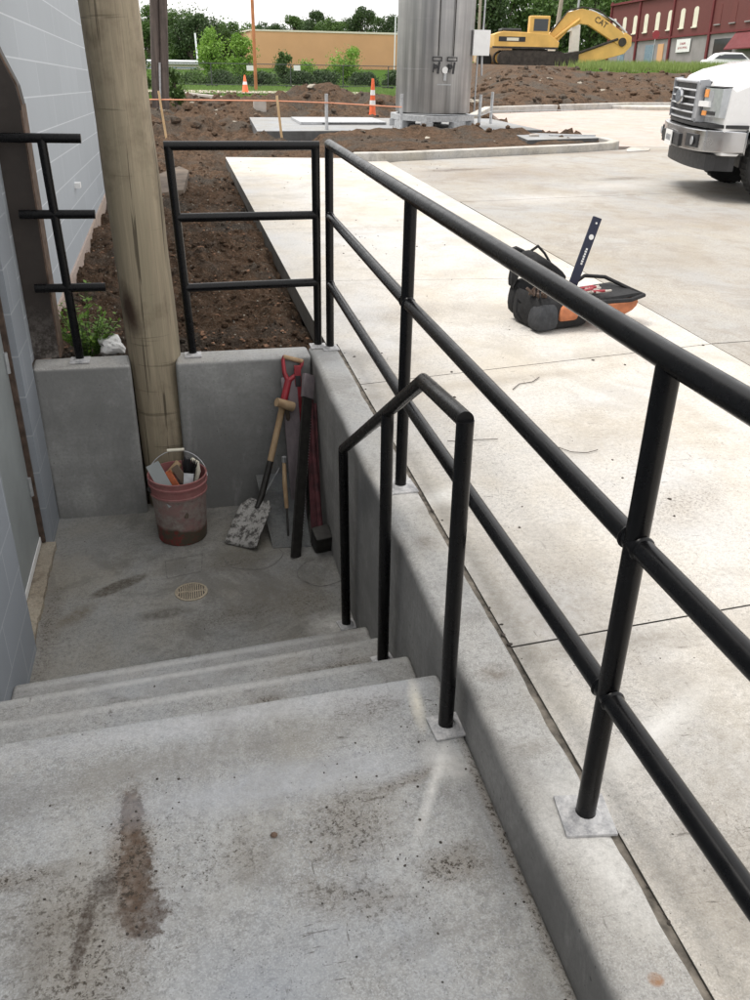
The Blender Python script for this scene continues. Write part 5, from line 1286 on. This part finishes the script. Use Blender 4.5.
def sign(px, py, y, r, mat, lab, cat_, n):
    p = at(px, py, y); t = thing('road_sign', lab, cat_, (p.x, p.y, 0)); 
    b = MB(); b.tube([(0,.03,-.5),(0,.03,p.z+r*.5)], .03, 6); b.build('post', 'steel', t)
    b = MB(); b.lathe([(r,-.01),(r,.01)], n, T(0,0,p.z) @ rot('X', 90) @ rot('Z', 22.5)); b.build('panel', mat, t)
sign(656, 34.5, 70, .33, 'red', 'red octagonal stop sign in front of the maroon building', 'sign', 8)
sign(622, 37.5, 68, .42, 'white', 'pale round sign beside the tip of the excavator boom', 'sign', 24)

# white parked car on the terrace
def car():
    p = at(730, 57, 62); t = thing('parked_car', 'silver-white hatchback parked on the grass terrace before the maroon building', 'car', (p.x, p.y, gz(p.x, p.y)+.42), R_(-14), None, .85)
    pr = [(-2.2,.35),(-2.25,.85),(-2.1,1.0),(-1.75,1.05),(-1.2,1.5),(-.7,1.6),(.8,1.58),(1.5,1.1),(2.2,.9),(2.35,.6),(2.3,.35)]
    k = len(pr); b = MB(); secs = [(-.85,.0),(-.6,.03),(.6,.03),(.85,0)]
    vs = []
    for yy, dz in secs:
        for x, z in pr: vs.append((x, yy*(1 if z < 1.1 else .8), z+dz))
    n_ = 4; fs = [tuple(range(k)), tuple(range(n_*k-1,(n_-1)*k-1,-1))]+[((s_+1)*k+i,(s_+1)*k+(i+1)%k,s_*k+(i+1)%k,s_*k+i) for s_ in range(n_-1) for i in range(k)]
    b.add(vs, fs); b.build('body', 'carpaint', t, bevel=.05)
    for s_ in (-1,1):
        b = MB(); y0, y1 = s_*.86, s_*.70
        b.add([(-1.55,y0,1.12),(1.25,y0,1.14),(.75,y1,1.50),(-1.05,y1,1.46)], [(0,1,2,3)]); b.build('side_window', 'glass', t)
        for cx in (-1.4,1.45):
            b = MB(); b.lathe([(.2,-.1),(.31,-.1),(.32,0),(.31,.1),(.2,.1)], 20, T(cx,s_*.8,.32) @ rot('X', 90)); wv = b.build('wheel', 'rubber', t, smooth=True)
            b = MB(); b.lathe([(.2,-.11),(.2,.11)], 14, T(cx,s_*.8,.32) @ rot('X', 90)); b.build('rim', 'grille', wv)
car()

# ------------------------------------------------------------------ poles in the distance
p = at(160, 106, 25.5); dp = thing('dark_utility_pole', 'dark leaning double utility pole rising behind the thick near pole', 'pole', (p.x, p.y, gz(p.x,p.y)-.2))
q = at(157.5, 0, 25.5); lean = Vector(((q.x-p.x)/(q.z-p.z),0,1)); 
b = MB(); b.tube([Vector((-.11,0,0)), Vector((-.11,0,0))+lean*8], [.12,.10], 16); b.build('pole', 'oldpole', dp, smooth=True)
b = MB(); b.tube([Vector((.11,.05,0)), Vector((.12,.05,0))+lean*8], [.13,.11], 16); b.build('pole', 'greypole' if False else 'oldpole', dp, smooth=True)
b = MB(); b.tube([Vector((.0,-.1,0)), Vector((.0,-.1,0))+lean*1.3], .03, 6); b.build('cable_guard', 'steel', dp)
p = at(256, 88, 41); b = MB(); b.tube([(p.x,p.y,gz(p.x,p.y)-.3),(p.x-.02,p.y,9)], [.075,.07], 10)
MT['orangepole'] = simple('orange_brown_steel', (.42,.17,.07), .7, 0, .2, 2)
tag(b.build('slim_pole', 'orangepole'), 'slim orange-brown pole rising past the left end of the orange building', 'pole')
def farpole(px, y, r, mat, lab, lean_=0):
    p = at(px, 60, y); b = MB(); b.tube([(p.x,p.y,-.5),(p.x+lean_,p.y,13)], [r,r*.8], 10); o = b.build('utility_pole', mat, smooth=True); return tag(o, lab, 'pole')
farpole(551, 88, .22, 'greypole', 'tan wooden utility pole behind the excavator cab', .9)
farpole(478, 84, .14, 'greypole', 'thin grey pole just right of the steel tank', -.3)
tp = thing('transformer_pole', 'thin pale utility pole carrying grey transformers behind the excavator boom', 'pole', (at(571,60,92).x, 92, 0))
b = MB(); b.tube([(0,0,-.5),(.3,0,13)], .12, 8); b.build('pole', 'steel', tp)
zt = at(571, 18, 92).z
for dx in (-.6,.75): b = MB(); b.lathe([(.25,-.6),(.42,-.5),(.42,.5),(.25,.65)], 16, T(dx+.1,-.1,zt)); b.build('transformer', 'steel', tp, smooth=True)
for px, lab in ((198,'short pale leaning post in front of the dark trees'),):
    p = at(px, 60, 100); q = at(195, 33, 100); b = MB(); b.tube([(p.x,p.y,-.5),(q.x,q.y,q.z)], .09, 8); tag(b.build('light_post', 'roofwhite'), lab, 'post')
p = at(381, 60, 100); b = MB(); b.tube([(p.x+1.5,p.y,-.5),(p.x+1.5,p.y,at(398,16,100).z)], .07, 8); tag(b.build('light_post', 'roofwhite'), 'thin pale post at the roofline just left of the steel tank', 'post')

# ------------------------------------------------------------------ temporary chain-link fence
def fence_panel(idx, a, c, zb_, h, lab):
    t = thing('chain_link_fence', lab, 'fence', (a.x, a.y, zb_), math.atan2(c.y-a.y, c.x-a.x), 'chain-link fence panels across the lawn'); L0 = (Vector((c.x,c.y,0))-Vector((a.x,a.y,0))).length
    b = MB(); b.tube([(0,0,0),(0,0,h)], .03, 6); b.tube([(0,0,h),(L0,0,h)], .025, 6); b.tube([(0,0,.08),(L0,0,.08)], .02, 6); b.build('frame', 'wire', t)
    b = MB(); s_ = .16; n_ = int(L0/s_); hh = h-.1
    for i in range(n_+1):
        for sg_ in (1,-1):
            x0 = i*s_; x1 = x0+sg_*hh; 
            za, zb2 = .08, h
            if x1 > L0: zb2 = .08+(L0-x0); x1 = L0
            if x1 < 0: zb2 = .08+x0; x1 = 0
            if zb2-za > .05: b.tube([(x0,0,za),(x1,0,zb2)], .0035, 3, cap=False)
    b.build('mesh', 'wire', t)
    b = MB(); b.box((-.35,-.15,-.06),(.35,.15,.06)); b.build('foot', 'rubber', t, bevel=.02)
fx_ = [118,168,212,256,291,343,388,432]
for i in range(len(fx_)-1):
    a = at(fx_[i], 86, 56); c = at(fx_[i+1], 86, 56); zb_ = at(256, 86.5, 56).z
    fence_panel(i, a, c, zb_, at(256, 64, 56).z-zb_, 'chain-link fence panel %s' % ['hidden behind the thick pole','behind the leaning dark pole','in front of the bright green bush','left of the small orange cone','behind the small orange cone','in front of the round shrub','ending at the steel tank','passing behind the steel tank'][i])
for px, lab in ((250,'small white notice on the fence above the orange cone'),(297,'small white notice on the fence left of the round shrub')):
    p = at(px, 68, 55.9); b = MB(); b.box((-.2,-.01,-.14),(.2,.01,.14), T(*p)); tag(b.build('fence_sign', 'white'), lab, 'sign')

# ------------------------------------------------------------------ trees and shrubs
def tree(name, loc, h, rad, n, size, leafm, lab, cat_='tree', group=None, seed=1, trunk=.25, blobs=9, low=.25, squash=1.0):
    r_ = random.Random(seed); t = thing(name, lab, cat_, loc, 0, group)
    b = MB(); tr = rad*.09+.03
    b.tube([(0,0,-.3),(.05*rad,0,h*.3),(0,.03*rad,h*.75)], [tr,tr*.75,tr*.25], 7)
    cs = []
    for i in range(blobs):
        a = r_.random()*6.28; rr = rad*.62*r_.random()**.6; z = h*(low+(1-low)*r_.random()*.86)
        taper = 1-.55*max(0, (z/h-.55)/.45); c = Vector((math.cos(a)*rr*taper, math.sin(a)*rr*taper*.8, z)); cs.append((c, rad*r_.uniform(.26,.46)*(.6+.4*taper)))
        b.tube([(0,0,h*.22*r_.uniform(.7,1.4)), tuple(c*.6+Vector((0,0,h*.12))), tuple(c)], [tr*.4,tr*.22,tr*.08], 5)
    b.build('trunk', 'bark', t)
    co = [leaf_cloud(max(20, n//blobs), tuple(c), (r0, r0, r0*.8*squash), size, seed*100+i, shell=.35) for i, (c, r0) in enumerate(cs)]
    co.append(leaf_cloud(n//7, (0,0,h*(.5+low*.4)), (rad*.95,rad*.8,h*(1-low)*.52), size, seed*100+77, shell=.2))
    quads_obj('crown', np.concatenate(co), leafm, t)
    return t
sd_ = 10
# dark mass behind at the left
TL = [(182,112,8,'leafmid','tall mid-green tree just right of the dark leaning pole'),(165,118,26,'leafdark','dark tree behind the leaning double pole'),(204,116,12,'leafdark','dark tall tree behind the pale leaning post'),(225,120,20,'leafmid','mid-green tree behind the bright green bush'),(245,124,26,'leafmid','pale green tree above the left end of the orange roof'),
      (277,125,22,'leafdark','leftmost rounded dark tree above the orange roof'),(294,128,14,'leafmid','slightly paler tree second from left above the orange roof'),(317,125,8,'leafdark','sparse taller tree above the middle of the orange roof'),(338,130,20,'leafmid','low tree between the two taller ones above the orange roof'),(362,125,4,'leafdark','dense pointed dark tree above the orange roof'),(388,128,12,'leafdark','dark tree just left of the steel tank top'),(150,116,8,'leafmid','green tree peeking right beside the thick near pole'),(405,124,18,'leafdark','tree partly hidden by the left edge of the steel tank'),(265,128,20,'leafdark','dark tree just right of the slim orange-brown pole'),(306,134,18,'leafdark','hazy low tree filling the gap right of the rounded trees'),(330,122,14,'leafmid','thin tree right of the sparse tall one above the orange roof'),(350,134,17,'leafdark','dark low tree left of the dense pointed one'),(375,130,13,'leafmid','paler tree right of the dense pointed one'),(192,110,8,'leafdark','tallest dark tree left of the bright green bush'),(215,124,22,'leafdark','dark tree directly above the bright green bush')]
for i, (px, y, tp_, lm_, lab) in enumerate(TL):
    p = at(px, 60, y); zt_ = at(px, tp_, y).z
    y2 = y+18 if px > 255 else y; p = at(px, 60, y2); zt_ = at(px, tp_, y2).z*(1.0 if px > 255 else 1.12)
    tree('tree', (p.x, y2, -.8), zt_+.8, 3.0 if px > 255 else 3.1, 6500, .13, lm_, lab, group='trees along the skyline', seed=20+i, low=.12 if px < 255 else .3, blobs=16)
    
BR = [(214,66,28,2.0,'leafbright','big bright yellow-green bush behind the fence at left'),(243,70,33,1.9,'leafbright','bright green bush beside the slim orange-brown pole')]
for i, (px, y, tp_, r0, lm_, lab) in enumerate(BR):
    p = at(px, 60, y); zt_ = at(px, tp_, y).z; tree('bush', (p.x, y, -.6), zt_+.7, r0*.75, 4200, .085, lm_, lab, 'bush', 'bushes along the fence', seed=60+i, low=.08, blobs=14)
SH = [(283,62,50,.7,'leafmid','narrow upright shrub in front of the orange wall'),(307,62,60,1.0,'leafbright','small shrub left of the round shrub before the orange wall'),(345,64,46,1.5,'leafbright','round bushy shrub standing before the middle of the orange wall'),(395,63,72,.9,'leafdark','low shrub beside the left edge of the steel tank'),
      (188,60,74,1.3,'leafmid','low green hedge clump behind the fence, left of the bright bush'),(225,60,76,1.5,'leafdark','dark low hedge clump under the bright bush'),(262,60,74,1.2,'leafdark','dark hedge clump at the foot of the slim orange-brown pole'),(325,61,72,1.1,'leafdark','low dark clump left of the round shrub foot'),(300,61,73,1.2,'leafdark','low hedge clump behind the fence notice'),(365,61,75,1.1,'leafdark','low dark clump right of the round shrub foot')]
for i, (px, y, tp_, r0, lm_, lab) in enumerate(SH):
    p = at(px, 70, y); zt_ = at(px, tp_, y).z; tree('shrub', (p.x, y, -.75), zt_+.85, r0*1.15, 4200, .07, lm_, lab, 'shrub', 'shrubs along the fence', seed=80+i, low=.05, blobs=14)
# vine at the dark pole
p = at(178, 106, 25.5); tree('bush', (p.x-.05, 26.2, gz(p.x,26)), 1.15, .42, 2200, .045, 'leafmid', 'green leafy bush at the foot of the dark leaning pole, right side', 'bush', seed=120, low=.02, blobs=9)
p = at(152, 106, 25.5); tree('bush', (p.x-.3, 25.8, gz(p.x,26)), 1.5, .45, 2200, .045, 'leafmid', 'green leafy bush between the thick near pole and the dark leaning pole', 'bush', seed=121, low=.02, blobs=9)
# dense wood to the right
TR = [(478,-30,'leafdark'),(500,-45,'leafmid'),(522,-25,'leafdark'),(545,-40,'leafmid'),(566,-50,'leafdark'),(590,-30,'leafmid'),(612,-45,'leafdark'),(640,-30,'leafmid'),(668,-40,'leafdark'),(700,-30,'leafmid'),(735,-40,'leafdark'),(455,-30,'leafmid'),(770,-35,'leafmid')]
words = ['behind the white control box','above the engine deck of the excavator','above the excavator cab','behind the tan utility pole','behind the transformer pole','above the bend of the boom','at the left end of the maroon building','over the first white windows','over the middle white windows','over the last white windows','over the far right of the maroon roof','hidden by the steel tank','beyond the right edge']
for i, ((px, tp_, lm_), wd_) in enumerate(zip(TR, words)):
    y = 122+((i*7)%5)*3; 
    if i in (11,12): continue
    p = at(px, 60, y); zt_ = at(px, tp_, y).z; tree('tree', (p.x, y+ (14 if i > 5 else 0), 0), zt_, 5.2, 5200, .26, lm_, 'tall %s woodland tree %s' % ('dark' if lm_ == 'leafdark' else 'mid-green', wd_), group='woodland behind the excavator', seed=140+i, low=.04, blobs=16)

# grass blades
def blades(name, pts, h0, h1, mat, lab, wdt=.012):
    co = []; 
    for x, y, z in pts:
        h = random.uniform(h0, h1); a = random.random()*6.28; dx, dy = math.cos(a)*wdt, math.sin(a)*wdt; lx, ly = random.uniform(-.3,.3)*h, random.uniform(-.3,.3)*h
        co += [(x-dx,y-dy,z-.03),(x+dx,y+dy,z-.03),(x+lx,y+ly,z+h)]
    return tag(quads_obj(name, np.array(co), mat, per=3), lab, 'grass', kind='stuff')
pts = []
while len(pts) < 14000:
    y = random.uniform(34, 44); x = random.uniform(15.6, 27)
    if x > 15.5+(y-34)*.42+random.gauss(0,.5): pts.append((x, y))
zz = hgt(np.array([p[0] for p in pts])[None,:], np.array([p[1] for p in pts])[None,:])[0]
blades('tall_grass', [(x,y,float(z)) for (x, y), z in zip(pts, zz)], .12, .42, 'blade', 'tall yellowish green grass along the top of the earth bank', .02)
pts = [(random.uniform(-4, 12), random.uniform(31, 62)) for _ in range(22000)]; pts = [p for p in pts if p[0] < 6.8+(p[1]-24)*.24]
zz = hgt(np.array([p[0] for p in pts])[None,:], np.array([p[1] for p in pts])[None,:])[0]
blades('grass', [(x,y,float(z)) for (x, y), z in zip(pts, zz)], .05, .16, 'blade2', 'short bright green lawn grass in front of the fence', .03)
# pale path before the lawn
b = MB(); yv = [(-6,38.0),(0,37.6),(4,37.0),(8,36.6)]
def sheet(pts_a, pts_b, name, mat, lift):
    b = MB(); vs = []
    for (x, y), (x2, y2) in zip(pts_a, pts_b): vs += [(x,y,gz(x,y)+lift),(x2,y2,gz(x2,y2)+lift)]
    b.add(vs, [(2*i,2*i+2,2*i+3,2*i+1) for i in range(len(pts_a)-1)]); o = b.build(name, mat); return tag(o, kind='structure')
A = [(-8+.8*i, 35.6-.02*i+.2*math.sin(i)) for i in range(20)]; Bq = [(-8+.8*i, 39.4-.02*i+.2*math.sin(i*1.3)) for i in range(20)]
sheet(A, Bq, 'path', 'gravel', .06)

# the woody label fallback: nothing may stay unnamed
scene.render.resolution_x = 768; scene.render.resolution_y = 1024
